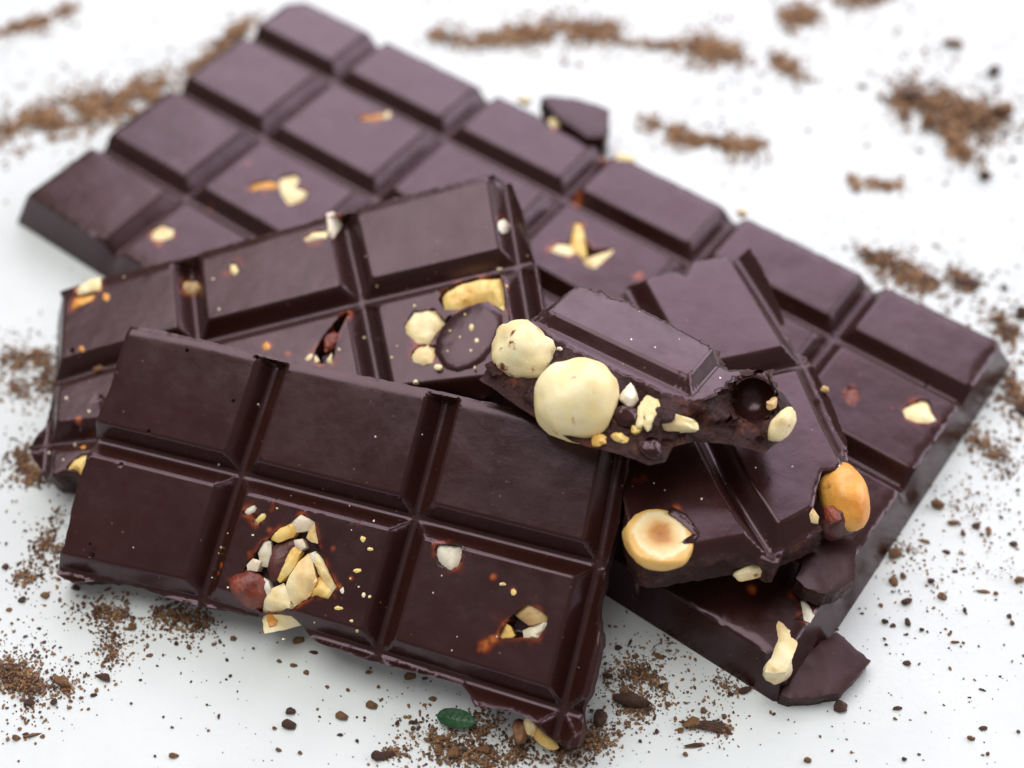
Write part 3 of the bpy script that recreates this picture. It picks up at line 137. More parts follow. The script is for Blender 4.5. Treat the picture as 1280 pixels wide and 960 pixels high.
CRUMBS = [[-5.295,-5.016,0.106,0.067],[-5.823,-5.109,0.125,0.083],[-5.886,-5.368,0.058,0.047],[-6.204,-5.38,0.077,0.051],[-5.396,-5.268,0.054,0.032],[-6.262,-5.848,0.053,0.043],[-6.16,-5.796,0.046,0.028],[-6.06,-5.816,0.121,0.028],[-5.936,-5.828,0.041,0.028],[-4.236,-6.086,0.064,0.039],[-2.835,-5.504,0.073,0.049],[-2.829,-5.675,0.099,0.061],[-2.17,-5.565,0.088,0.052],[-1.797,-5.409,0.081,0.05],[-1.679,-6.086,0.09,0.059],[-4.768,-4.703,0.055,0.036],[-4.438,-4.533,0.035,0.039],[-4.264,-4.585,0.036,0.043],[-2.686,-4.948,0.043,0.047],[-3.055,-4.789,0.04,0.026],[-2.853,-4.845,0.051,0.029],[-4.889,-5.38,0.023,0.019],[-5.933,-3.704,0.065,0.046],[-6.765,-4.029,0.048,0.041],[-6.617,-3.879,0.073,0.049],[-6.327,-3.81,0.073,0.063],[-2.828,-4.484,0.087,0.047],[-6.303,-4.307,0.04,0.025],[-4.828,-5.054,0.027,0.022],[-2.121,-5.193,0.031,0.025],[-2.17,-5.808,0.041,0.027],[-2.928,-6.007,0.041,0.027],[-2.396,-5.151,0.035,0.029],[-2.66,-6.047,0.033,0.026],[-3.697,-4.462,0.048,0.04],[-4.448,-5.565,0.023,0.018],[-4.312,-5.707,0.023,0.018],[-3.915,-5.401,0.023,0.019],[-3.015,-5.719,0.03,0.025],[-4.245,-4.44,0.036,0.03],[-2.614,-4.659,0.071,0.033],[-6.964,-3.366,0.058,0.065],[-6.11,-3.879,0.033,0.035],[-5.064,-4.307,0.064,0.048],[-1.865,-4.948,0.047,0.026],[-3.411,-4.603,0.024,0.02],[-2.457,-5.565,0.023,0.018],[-4.637,-4.854,0.019,0.016],[-3.71,-5.045,0.019,0.016],[-1.956,-5.888,0.03,0.024],[-1.328,-5.003,0.086,0.051],[-1.26,-5.646,0.073,0.034],[-1.598,-6.086,0.158,0.053],[-0.715,-6.066,0.09,0.101],[-0.923,-6.027,0.068,0.059],[-0.985,-5.88,0.182,0.042],[-1.354,-6.066,0.06,0.03],[-1.458,-5.655,0.038,0.036],[-2.183,-5.808,0.042,0.024],[-1.024,-5.318,0.062,0.044],[-1.729,-5.151,0.031,0.025],[-1.878,-4.939,0.047,0.023],[1.406,-4.594,0.051,0.039],[1.616,-4.724,0.059,0.033],[1.249,-5.003,0.079,0.051],[1.931,-4.724,0.068,0.042],[2.289,-5.667,0.122,0.085],[2.323,-5.948,0.136,0.035],[1.542,-5.38,0.239,0.111],[1.109,-5.606,0.092,0.134],[-0.339,-6.007,0.098,0.065],[1.981,-5.151,0.055,0.063],[1.435,-5.193,0.062,0.044],[1.367,-5.808,0.053,0.024],[1.643,-4.939,0.055,0.045],[2.267,-4.724,0.023,0.02],[1.38,-4.285,0.032,0.02],[1.301,-4.276,0.028,0.023],[5.291,-3.166,0.116,0.073],[4.211,-5.434,0.092,0.08],[2.991,-5.214,0.101,0.047],[3.153,-5.151,0.078,0.044],[2.137,-5.748,0.057,0.039],[2.522,-5.695,0.324,0.091],[3.694,-6.145,0.06,0.039],[5.978,-5.719,0.065,0.038],[5.786,-5.856,0.054,0.031],[4.934,-5.454,0.07,0.028],[5.173,-4.819,0.071,0.04],[6.399,-3.754,0.098,0.032],[6.555,-3.787,0.041,0.028],[5.814,-3.833,0.073,0.056],[5.707,-3.601,0.058,0.046],[5.277,-4.232,0.044,0.068],[5.451,-4.33,0.04,0.03],[5.204,-3.601,0.061,0.085],[5.341,-3.517,0.046,0.05],[5.311,-3.924,0.081,0.049],[6.663,-4.128,0.044,0.038],[6.672,-4.232,0.036,0.045],[5.854,-4.515,0.072,0.024],[5.968,-4.52,0.024,0.02],[4.979,-4.218,0.056,0.041],[5.079,-4.267,0.056,0.03],[4.969,-3.961,0.036,0.041],[6.086,-4.038,0.032,0.045],[6.928,-3.578,0.082,0.05],[6.012,-3.128,0.066,0.044],[5.752,-2.958,0.084,0.037],[6.299,-2.836,0.042,0.045],[6.186,-2.664,0.093,0.045],[6.027,-2.389,0.094,0.085],[6.513,-2.713,0.076,0.053],[6.661,-2.812,0.038,0.09],[6.974,-3.007,0.075,0.048],[6.075,-3.437,0.058,0.025],[6.187,-3.395,0.057,0.018],[6.949,-2.836,0.034,0.023],[2.292,-5.948,0.113,0.029],[2.169,-6.066,0.038,0.03],[3.895,-5.828,0.019,0.027],[6.351,-5.003,0.024,0.019],[4.943,-4.55,0.028,0.017],[4.699,-4.083,0.036,0.018],[5.774,-4.316,0.024,0.021],[5.806,-4.396,0.028,0.024],[6.077,-5.193,0.055,0.016],[5.893,-5.297,0.031,0.016],[4.884,-5.594,0.03,0.018],[4.02,-6.019,0.022,0.018],[4.904,-6.133,0.034,0.027],[6.413,-5.768,0.03,0.025],[2.445,-5.483,0.046,0.043],[2.706,-5.565,0.038,0.043],[1.99,-5.401,0.046,0.043],[1.831,-5.768,0.031,0.048],[2.82,-5.255,0.047,0.029],[3.307,-5.504,0.023,0.027],[8.286,7.885,0.18,0.148],[8.842,7.062,0.121,0.13],[8.105,4.277,0.103,0.101],[7.144,6.353,0.184,0.162],[7.396,5.668,0.16,0.156],[7.921,4.968,0.136,0.209],[7.27,1.87,0.173,0.099],[5.242,5.511,0.048,0.054],[6.395,6.701,0.098,0.064],[8.791,5.948,0.182,0.172],[7.381,1.854,0.163,0.119],[8.048,1.21,0.128,0.115],[7.884,1.757,0.058,0.067],[7.655,1.116,0.106,0.078],[7.006,-1.495,0.105,0.068],[7.307,-0.486,0.068,0.045],[7.636,-0.676,0.087,0.109],[6.695,-1.415,0.052,0.043],[7.431,-1.213,0.066,0.05]]
LEAF = [[-0.71,-5.64],[-0.935,-5.575],[-0.445,-5.683]]
GROOVE_CRUMB = [-5.992,-0.623,0.891]


# ------------------------------------------------------------------ materials
def new_mat(name):
    m = bpy.data.materials.new(name)
    m.use_nodes = True
    nt = m.node_tree
    return m, nt, nt.nodes['Principled BSDF']


def N(nt, t, **kw):
    n = nt.nodes.new(t)
    for k, v in kw.items():
        if k in n.inputs.keys():
            n.inputs[k].default_value = v
        else:
            setattr(n, k, v)
    return n


def noise_node(nt, scale, detail=4.0, rough=0.55, coord='Object'):
    tc = N(nt, 'ShaderNodeTexCoord')
    n = N(nt, 'ShaderNodeTexNoise')
    n.inputs['Scale'].default_value = scale
    n.inputs['Detail'].default_value = detail
    n.inputs['Roughness'].default_value = rough
    nt.links.new(tc.outputs[coord], n.inputs['Vector'])
    return n


def ramp(nt, src, stops):
    r = N(nt, 'ShaderNodeValToRGB')
    els = r.color_ramp.elements
    while len(els) < len(stops):
        els.new(0.5)
    for e, (p, c) in zip(els, stops):
        e.position = p
        e.color = c if len(c) == 4 else (*c, 1)
    nt.links.new(src, r.inputs['Fac'])
    return r


def bump(nt, bsdf, layers):
    prev = None
    for src, strength, dist in layers:
        b = N(nt, 'ShaderNodeBump')
        b.inputs['Strength'].default_value = strength
        b.inputs['Distance'].default_value = dist
        nt.links.new(src, b.inputs['Height'])
        if prev:
            nt.links.new(prev.outputs['Normal'], b.inputs['Normal'])
        prev = b
    nt.links.new(prev.outputs['Normal'], bsdf.inputs['Normal'])


def chocolate_material(name='chocolate', rough=(0.16, 0.33), relief=1.0):
    m, nt, b = new_mat(name)
    L = nt.links.new
    big = noise_node(nt, 90, 3)
    fine = noise_node(nt, 900, 5, 0.6)
    grit = noise_node(nt, 3000, 2)
    base = ramp(nt, big.outputs['Fac'], [(0.3, (0.021, 0.0064, 0.0046)), (0.7, (0.032, 0.0100, 0.0070))])
    at = N(nt, 'ShaderNodeAttribute', attribute_name='film')
    fn = noise_node(nt, 320, 3, 0.5)
    mul = N(nt, 'ShaderNodeMath', operation='MULTIPLY')
    fr = ramp(nt, fn.outputs['Fac'], [(0.40, (0, 0, 0)), (0.64, (1, 1, 1))])
    L(at.outputs['Fac'], mul.inputs[0])
    L(fr.outputs['Color'], mul.inputs[1])
    fc = ramp(nt, mul.outputs[0], [(0.0, (0.06, 0.010, 0.005)), (0.4, (0.15, 0.026, 0.007)), (1.0, (0.42, 0.12, 0.02))])
    mix = N(nt, 'ShaderNodeMix', data_type='RGBA')
    cl = ramp(nt, mul.outputs[0], [(0.06, (0, 0, 0)), (0.4, (1, 1, 1))])
    L(cl.outputs['Color'], mix.inputs['Factor'])
    L(base.outputs['Color'], mix.inputs[6])
    L(fc.outputs['Color'], mix.inputs[7])
    # tiny pale dust specks and faint bloom
    tc = N(nt, 'ShaderNodeTexCoord')
    vo = N(nt, 'ShaderNodeTexVoronoi')
    vo.inputs['Scale'].default_value = 700
    L(tc.outputs['Object'], vo.inputs['Vector'])
    dm = noise_node(nt, 260, 3)
    vm = N(nt, 'ShaderNodeMath', operation='MULTIPLY')
    vr = ramp(nt, vo.outputs['Distance'], [(0.06, (1, 1, 1)), (0.12, (0, 0, 0))])
    dr = ramp(nt, dm.outputs['Fac'], [(0.53, (0, 0, 0)), (0.62, (1, 1, 1))])
    L(vr.outputs['Color'], vm.inputs[0])
    L(dr.outputs['Color'], vm.inputs[1])
    dust = N(nt, 'ShaderNodeMix', data_type='RGBA')
    L(vm.outputs[0], dust.inputs['Factor'])
    L(mix.outputs[2], dust.inputs[6])
    dust.inputs[7].default_value = (0.16, 0.10, 0.075, 1)
    L(dust.outputs[2], b.inputs['Base Color'])
    rr = N(nt, 'ShaderNodeMapRange')
    rr.inputs['From Min'].default_value = 0.3
    rr.inputs['From Max'].default_value = 0.7
    rr.inputs['To Min'].default_value = rough[0]
    rr.inputs['To Max'].default_value = rough[1]
    smear = noise_node(nt, 210, 7, 0.72)
    L(smear.outputs['Fac'], rr.inputs['Value'])
    L(rr.outputs['Result'], b.inputs['Roughness'])
    b.inputs['IOR'].default_value = 1.5
    b.inputs['Specular Tint'].default_value = (1.0, 0.74, 0.90, 1)
    bump(nt, b, [(big.outputs['Fac'], 0.12 * relief, 0.0012), (fine.outputs['Fac'], 0.04 * relief, 0.0004), (grit.outputs['Fac'], 0.03 * relief, 0.0002)])
    return m


def broken_material():
    m, nt, b = new_mat('broken_chocolate')
    L = nt.links.new
    big = noise_node(nt, 350, 6, 0.65)
    fine = noise_node(nt, 1800, 5, 0.65)
    base = ramp(nt, big.outputs['Fac'], [(0.3, (0.016, 0.0050, 0.0036)), (0.55, (0.034, 0.0110, 0.0075)), (0.72, (0.13, 0.042, 0.025))])
    L(base.outputs['Color'], b.inputs['Base Color'])
    b.inputs['Roughness'].default_value = 0.46
    b.inputs['Specular IOR Level'].default_value = 0.4
    b.inputs['Specular Tint'].default_value = (1.0, 0.74, 0.82, 1)
    bump(nt, b, [(big.outputs['Fac'], 0.8, 0.0014), (fine.outputs['Fac'], 0.6, 0.0006)])
    return m


def nut_material(name, c0, c1, c2, rough=0.42, scale=260, sss=0.12, spots=True, spot_scale=330, spot_at=0.66):
    m, nt, b = new_mat(name)
    L = nt.links.new
    n1 = noise_node(nt, scale, 5, 0.6)
    n2 = noise_node(nt, scale * 5, 4, 0.6)
    c = ramp(nt, n1.outputs['Fac'], [(0.3, c0), (0.52, c1), (0.72, c2)])
    out = c.outputs['Color']
    if spots:
        n3 = noise_node(nt, spot_scale, 5, 0.6)
        sp = ramp(nt, n3.outputs['Fac'], [(spot_at, (0, 0, 0)), (spot_at + 0.09, (1, 1, 1))])
        sc = ramp(nt, n3.outputs['Fac'], [(spot_at, (0.62, 0.27, 0.05)), (spot_at + 0.07, (0.30, 0.08, 0.015)), (spot_at + 0.12, (0.05, 0.015, 0.008))])
        mix = N(nt, 'ShaderNodeMix', data_type='RGBA')
        L(sp.outputs['Color'], mix.inputs['Factor'])
        L(out, mix.inputs[6])
        L(sc.outputs['Color'], mix.inputs[7])
        out = mix.outputs[2]
    L(out, b.inputs['Base Color'])
    b.inputs['Roughness'].default_value = rough
    if sss:
        b.inputs['Subsurface Weight'].default_value = sss
        b.inputs['Subsurface Radius'].default_value = (1.0, 0.55, 0.25)
        b.inputs['Subsurface Scale'].default_value = 0.0012
    bump(nt, b, [(n1.outputs['Fac'], 0.35, 0.0008), (n2.outputs['Fac'], 0.25, 0.0003)])
    return m


def half_nut_material():
    # cut face of a hazelnut: golden brown heart, pale flesh, golden rim
    m, nt, b = new_mat('cut_hazelnut')
    L = nt.links.new
    tc = N(nt, 'ShaderNodeTexCoord')
    ln = N(nt, 'ShaderNodeVectorMath', operation='LENGTH')
    at = N(nt, 'ShaderNodeAttribute', attribute_name='radial')
    n1 = noise_node(nt, 300, 5, 0.65)
    add = N(nt, 'ShaderNodeMath', operation='MULTIPLY_ADD')
    add.inputs[1].default_value = 0.55
    L(n1.outputs['Fac'], add.inputs[0])
    sub = N(nt, 'ShaderNodeMath', operation='SUBTRACT')
    L(at.outputs['Fac'], sub.inputs[0])
    sub.inputs[1].default_value = 0.19
    L(sub.outputs[0], add.inputs[2])
    c = ramp(nt, add.outputs[0], [(0.0, (0.30, 0.09, 0.018)), (0.34, (0.55, 0.24, 0.065)), (0.56, (0.82, 0.56, 0.26)), (0.78, (0.90, 0.75, 0.47)), (0.90, (0.76, 0.46, 0.14))])
    L(c.outputs['Color'], b.inputs['Base Color'])
    b.inputs['Roughness'].default_value = 0.35
    b.inputs['Subsurface Weight'].default_value = 0.1
    b.inputs['Subsurface Radius'].default_value = (1.0, 0.55, 0.25)
    b.inputs['Subsurface Scale'].default_value = 0.0012
    bump(nt, b, [(n1.outputs['Fac'], 0.5, 0.0008)])
    return m


def crumb_material(name, c0, c1, c2):
    m, nt, b = new_mat(name)
    n1 = noise_node(nt, 500, 4, 0.6)
    c = ramp(nt, n1.outputs['Fac'], [(0.3, c0), (0.5, c1), (0.7, c2)])
    nt.links.new(c.outputs['Color'], b.inputs['Base Color'])
    b.inputs['Roughness'].default_value = 0.7
    n2 = noise_node(nt, 2500, 4, 0.6)
    bump(nt, b, [(n2.outputs['Fac'], 0.6, 0.0005)])
    return m


def table_material():
    m, nt, b = new_mat('white_table')
    n1 = noise_node(nt, 55, 6, 0.65)
    n2 = noise_node(nt, 900, 3, 0.5)
    c = ramp(nt, n1.outputs['Fac'], [(0.3, (0.63, 0.665, 0.69)), (0.7, (0.70, 0.73, 0.75))])
    d1 = noise_node(nt, 2600, 3, 0.6)
    d2 = noise_node(nt, 24, 6, 0.7)
    r1 = ramp(nt, d1.outputs['Fac'], [(0.60, (0, 0, 0)), (0.70, (1, 1, 1))])
    r2 = ramp(nt, d2.outputs['Fac'], [(0.50, (0, 0, 0)), (0.68, (0.55, 0.55, 0.55))])
    mu = N(nt, 'ShaderNodeMath', operation='MULTIPLY')
    nt.links.new(r1.outputs['Color'], mu.inputs[0])
    nt.links.new(r2.outputs['Color'], mu.inputs[1])
    mx = N(nt, 'ShaderNodeMix', data_type='RGBA')
    nt.links.new(mu.outputs[0], mx.inputs['Factor'])
    nt.links.new(c.outputs['Color'], mx.inputs[6])
    mx.inputs[7].default_value = (0.34, 0.22, 0.15, 1)
    nt.links.new(mx.outputs[2], b.inputs['Base Color'])
    b.inputs['Roughness'].default_value = 0.5
    bump(nt, b, [(n2.outputs['Fac'], 0.12, 0.0003)])
    return m


MAT = {
    'chocolate': chocolate_material(),
    'broken': broken_material(),
    'matt': chocolate_material('matt_chocolate', (0.32, 0.44), 1.6),
    'table': table_material(),
    'cream': nut_material('cream_nut', (0.76, 0.50, 0.20), (0.90, 0.74, 0.42), (0.95, 0.85, 0.60)),
    'yellow': nut_material('yellow_nut', (0.72, 0.40, 0.09), (0.90, 0.64, 0.22), (0.94, 0.78, 0.40)),
    'white': nut_material('white_nut', (0.72, 0.58, 0.42), (0.86, 0.78, 0.66), (0.90, 0.86, 0.78)),
    'grey': nut_material('pale_nut', (0.55, 0.45, 0.30), (0.76, 0.68, 0.54), (0.84, 0.80, 0.70)),
    'tan': nut_material('tan_nut', (0.36, 0.20, 0.08), (0.60, 0.40, 0.18), (0.72, 0.54, 0.30)),
    'orange': nut_material('roasted_nut', (0.62, 0.22, 0.03), (0.78, 0.36, 0.065), (0.84, 0.48, 0.13), 0.35, 200, 0.12, True, 200, 0.60),
    'skin_red': nut_material('red_nut_skin', (0.10, 0.016, 0.010), (0.22, 0.040, 0.022), (0.33, 0.075, 0.04), 0.4, 500, 0.0, None),
    'skin_brown': nut_material('brown_nut_skin', (0.045, 0.012, 0.012), (0.085, 0.022, 0.02), (0.13, 0.035, 0.028), 0.45, 500, 0.0, None),
    'skin_tan': nut_material('tan_nut_skin', (0.16, 0.07, 0.035), (0.28, 0.13, 0.06), (0.4, 0.21, 0.10), 0.5, 500, 0.0, None),
    'hazel': nut_material('peeled_hazelnut', (0.86, 0.58, 0.18), (0.93, 0.75, 0.38), (0.96, 0.87, 0.62), 0.45, 110, 0.15, True, 330, 0.63),
    'hazel_spotted': nut_material('spotted_hazelnut', (0.84, 0.64, 0.28), (0.93, 0.80, 0.48), (0.96, 0.88, 0.62), 0.4, 200, 0.15, True, 480, 0.56),
    'halfnut': half_nut_material(),
    'crumb_dark': crumb_material('dark_crumb', (0.040, 0.017, 0.011), (0.080, 0.036, 0.023), (0.15, 0.074, 0.046)),
    'crumb_warm': crumb_material('warm_cocoa_crumb', (0.15, 0.068, 0.030), (0.30, 0.155, 0.072), (0.46, 0.27, 0.14)),
    'crumb_tan': crumb_material('cocoa_crumb', (0.11, 0.048, 0.021), (0.22, 0.108, 0.048), (0.36, 0.20, 0.095)),
}
MAT['coated'] = MAT['chocolate']
MAT['dust'] = MAT['white']

NUT_NAME = {'cream': 'nut_piece', 'yellow': 'nut_piece', 'white': 'nut_piece', 'grey': 'nut_piece', 'tan': 'nut_piece',
            'orange': 'roasted_nut_piece', 'skin_red': 'skinned_nut', 'skin_brown': 'skinned_nut', 'skin_tan': 'skinned_nut',
            'hazel': 'hazelnut', 'hazel_spotted': 'hazelnut', 'halfnut': 'halved_hazelnut', 'coated': 'chocolate_lump', 'dust': 'nut_speck'}


# ------------------------------------------------------------------ mesh helpers
def make_obj(name, verts, faces, mats, parent=None, smooth=True, sharp=None, mat_idx=None, attrs=None):
    me = bpy.data.meshes.new(name)
    me.from_pydata([tuple(float(c) * U for c in v) for v in verts], [], [tuple(int(i) for i in f) for f in faces])
    for m in (mats if isinstance(mats, (list, tuple)) else [mats]):
        me.materials.append(MAT[m] if isinstance(m, str) else m)
    if smooth:
        me.polygons.foreach_set('use_smooth', [True] * len(me.polygons))
    if mat_idx is not None:
        me.polygons.foreach_set('material_index', [int(i) for i in mat_idx])
    if attrs:
        for k, vals in attrs.items():
            a = me.attributes.new(k, 'FLOAT', 'POINT')
            a.data.foreach_set('value', [float(v) for v in vals])
    me.update()
    if sharp:
        me.set_sharp_from_angle(angle=math.radians(sharp))
    o = bpy.data.objects.new(name, me)
    col.objects.link(o)
    o.parent = parent
    return o


def tag(o, label=None, category=None, group=None, kind=None):
    if label: o['label'] = label
    if category: o['category'] = category
    if group: o['group'] = group
    if kind: o['kind'] = kind
    return o


def seg_dist(P, A, B):
    v = B - A
    t = np.clip(((P - A) @ v) / max(v @ v, 1e-12), 0, 1)
    return np.linalg.norm(P - A - t[:, None] * v, axis=1)


def poly_dist(P, poly, closed=False):
    """distance and signed side (+1 left) of the nearest segment"""
    poly = np.asarray(poly, float)
    best = np.full(len(P), 1e9)
    side = np.zeros(len(P))
    n = len(poly)
    for i in range(n if closed else n - 1):
        A, B = poly[i], poly[(i + 1) % n]
        d = seg_dist(P, A, B)
        s = np.sign((B[0] - A[0]) * (P[:, 1] - A[1]) - (B[1] - A[1]) * (P[:, 0] - A[0]))
        m = d < best
        best[m] = d[m]
        side[m] = s[m]
    return best, side


def inside(P, poly):
    poly = np.asarray(poly, float)
    x, y = P[:, 0], P[:, 1]
    c = np.zeros(len(P), bool)
    n = len(poly)
    for i in range(n):
        x1, y1 = poly[i]
        x2, y2 = poly[(i + 1) % n]
        if y1 == y2:
            continue
        m = ((y1 > y) != (y2 > y)) & (x < (x2 - x1) * (y - y1) / (y2 - y1) + x1)
        c ^= m
    return c


def ccw(poly):
    a = 0
    for (x1, y1), (x2, y2) in zip(poly, poly[1:] + poly[:1]):
        a += x1 * y2 - x2 * y1
    return poly if a > 0 else poly[::-1]


def resample(poly, step, closed=True):
    """list of (x, y, segment index, fraction)"""
    out = []
    n = len(poly)
    for i in range(n if closed else n - 1):
        A, B = np.array(poly[i], float), np.array(poly[(i + 1) % n], float)
        k = max(1, int(round(np.linalg.norm(B - A) / step)))
        for j in range(k):
            t = j / k
            out.append((*(A + (B - A) * t), i, t))
    return out


def smooth_noise(x, y, z):
    return noise.noise(Vector((x, y, z)))


class Profile:
    def __init__(self, d):
        self.grooves = [np.array(g, float) for g in d['grooves']]
        self.zg, self.dep = 0.44, d.get('dep', 0.23)
        self.g0, self.g1 = 0.035, d.get('g1', 0.23)
        self.cell = d.get('cell')
        self.rims = [np.array(g, float) for g in d.get('rims', [])]

    def dist(self, P):
        if self.cell:
            u0, u1, v0, v1 = self.cell
            return np.maximum(0, np.minimum(np.minimum(P[:, 0] - u0, u1 - P[:, 0]), np.minimum(P[:, 1] - v0, v1 - P[:, 1])))
        return np.min([poly_dist(P, g)[0] for g in self.grooves], axis=0)

    def h(self, P):
        s = np.clip((self.dist(P) - self.g0) / (self.g1 - self.g0), 0, 1)
        z = self.zg + self.dep * (0.85 * s + 0.15 * s * s * (3 - 2 * s))
        for g in self.rims:                # thin lip that closes the grooves along a moulded edge
            d = poly_dist(P, g)[0]
            q = np.clip((d - .025) / .05, 0, 1)
            z = np.maximum(z, self.zg + self.dep * (1 - q * q * (3 - 2 * q)))
            e = np.clip(1 - d / .13, 0, 1)
            z = z - .03 * e * e
        return z


def thin(P, cell=0.012):
    key = np.floor(P / cell).astype(np.int64)
    _, idx = np.unique(key[:, 0] * 1000003 + key[:, 1], return_index=True)
    return P[np.sort(idx)]


def chunk(kind, poly, zfun, dz, dome, depth, seed, parent, tilt=(0, 0)):
    """a nut piece whose upper face follows a hand-drawn outline, domed and broken, with sides going down into the chocolate"""
    poly = ccw(poly)
    size = max(np.ptp([p[0] for p in poly]), np.ptp([p[1] for p in poly]))
    step = max(0.018, min(0.05, size / 7))
    rs = resample(poly, step)
    rng = random.Random(seed)
    B = np.array([(x + rng.uniform(-.1, .1) * step, y + rng.uniform(-.1, .1) * step) for x, y, _, _ in rs])
    lo, hi = B.min(0), B.max(0)
    g = np.array([(x + rng.uniform(-.3, .3) * step, y + rng.uniform(-.3, .3) * step) for x in np.arange(lo[0], hi[0], step) for y in np.arange(lo[1], hi[1], step)])
    if len(g):
        d, _ = poly_dist(g, B, True)
        g = g[inside(g, B) & (d > step * .55)]
    P = np.vstack([B, g]) if len(g) else B
    nb = len(B)
    v2, _, tris, ov, _, _ = delaunay_2d_cdt([Vector(p) for p in P], [(i, (i + 1) % nb) for i in range(nb)], [], 1, 1e-5)
    V = np.array([(v.x, v.y) for v in v2])
    d, _ = poly_dist(V, B, True)
    c = V.mean(0)
    dm = max(d.max(), 1e-4)
    f = np.clip(d / (dm * .45), 0, 1)
    rnd = np.sqrt(np.clip(1 - (1 - d / dm) ** 2, 0, 1))
    f = rnd if kind == 'coated' else .6 * f + .4 * rnd
    z = zfun(V) + dz + dome * f
    if size > .12 and kind != 'coated':                           # split faces meet in a ridge
        an = rng.uniform(0, 6.28)
        w = (V - c) @ np.array([math.cos(an), math.sin(an)])
        z = z - np.abs(w - rng.uniform(-.15, .15) * size) * rng.uniform(.05, .22) + w * rng.uniform(-.12, .12)
    amp = .006 if kind == 'coated' else min(.03, dome * .6)
    z = z + np.array([amp * smooth_noise(x * 7 + seed, y * 7, 3.1) + amp * .5 * smooth_noise(x * 19, y * 19 + seed, 1.7) for x, y in V])
    z = z + (V - c) @ np.array(tilt)
    verts = [(x, y, zz) for (x, y), zz in zip(V, z)]
    faces = [tuple(t) for t in tris]
    # boundary walk for the sides
    ed = {}
    for t in faces:
        for i in range(len(t)):
            ed[(t[i], t[(i + 1) % len(t)])] = 1
    bd = [e for e in ed if (e[1], e[0]) not in ed]
    base = {}
    for a, b2 in bd:
        for q in (a, b2):
            if q not in base:
                base[q] = len(verts)
                x, y, zz = verts[q]
                verts.append((c[0] + (x - c[0]) * .92, c[1] + (y - c[1]) * .92, zz - depth))
    for a, b2 in bd:
        faces.append((b2, a, base[a], base[b2]))
    return make_obj(NUT_NAME[kind], verts, faces, kind, parent, True, 32)


def blob(kind, centre, rad, rot, seed, amp, parent, flat_top=None, subdiv=4):
    bm = bmesh.new()
    bmesh.ops.create_icosphere(bm, subdivisions=subdiv, radius=1.0)
    E = Euler(rot).to_matrix()
    verts = []
    radial = []
    hz = kind in ('hazel', 'hazel_spotted')
    for v in bm.verts:
        p = v.co.copy()
        r = 1 + amp * 2.2 * smooth_noise(p.x * 1.4 + seed, p.y * 1.4, p.z * 1.4) + amp * .8 * smooth_noise(p.x * 4 + seed, p.y * 4, p.z * 4)
        if amp >= .15:                       # broken splinter: cut by random planes
            rng = random.Random(seed)
            for _ in range(9):
                n = Vector((rng.uniform(-1, 1), rng.uniform(-1, 1), rng.uniform(-1, 1))).normalized()
                dd = p.dot(n)
                if dd > .62:
                    r = min(r, .70 / dd)
        if hz and p.z > .55:                 # shallow pointed end of a hazelnut
            r *= 1 + .10 * ((p.z - .55) / .45) ** 2
        if hz:                               # soft furrows down the nut
            r *= 1 - .04 * abs(math.sin(2.5 * math.atan2(p.y, p.x) + seed)) ** 6 * (1 - p.z * p.z)
        q = p * r
        rad_xy = math.hypot(q.x, q.y)
        if flat_top is not None and q.z > flat_top:
            q.z = flat_top + .05 * (q.z - flat_top) - .01 * (1 - min(1, rad_xy)) + .03 * smooth_noise(q.x * 3, q.y * 3, seed)
            radial.append(min(.95, rad_xy / math.sqrt(1 - flat_top ** 2) * .93))
        else:
            radial.append(1.0)
        w = E @ Vector((q.x * rad[0], q.y * rad[1], q.z * rad[2]))
        verts.append((centre[0] + w.x, centre[1] + w.y, centre[2] + w.z))
    faces = [[v.index for v in f.verts] for f in bm.faces]
    bm.free()
    return make_obj(NUT_NAME[kind], verts, faces, kind, parent, True, 60 if amp >= .15 or flat_top is not None else None, attrs={'radial': radial} if flat_top is not None else None)


def bowl(centre, r, axis, seed, parent):
    """smooth hollow left by a nut: a thick open shell facing along axis"""
    ax = Vector(axis).normalized()
    rot = ax.to_track_quat('Z', 'Y').to_matrix()
    V, F = [], []
    na, nt = 44, 14
    rows = []
    for k in range(nt + 1):                # inside, pole to rim
        rows.append((1.0, math.pi - (math.pi * .5) * k / nt))
    for k in range(nt + 1):                # outside, rim to pole
        rows.append((1.10, math.pi * .5 + (math.pi * .5) * k / nt))
    for ri, (f, th) in enumerate(rows):
        for i in range(na):
            a = 2 * math.pi * i / na
            rim = (math.pi - th) / (math.pi * .5)
            w = .34 * rim ** 4 * (smooth_noise(math.cos(a) * 2.2 + seed, math.sin(a) * 2.2, 0) + .5 * smooth_noise(math.cos(a) * 7, math.sin(a) * 7, seed))
            t2 = th + w
            rr = r * (f if ri <= nt else f + .10 * smooth_noise(math.cos(a) * 3, math.sin(a) * 3, th * 3))
            p = rot @ Vector((rr * math.sin(t2) * math.cos(a), rr * math.sin(t2) * math.sin(a), rr * math.cos(t2)))
            V.append((centre[0] + p.x, centre[1] + p.y, centre[2] + p.z))
    n = len(rows)
    for k in range(n - 1):
        for i in range(na):
            j = (i + 1) % na
            F.append((k * na + i, k * na + j, (k + 1) * na + j, (k + 1) * na + i))
    idx = [0 if f // na < nt else 1 for f in range(len(F))]
    return make_obj('nut_hollow', V, F, ['chocolate', 'broken'], parent, True, 50, idx, attrs={'film': [0] * len(V)})


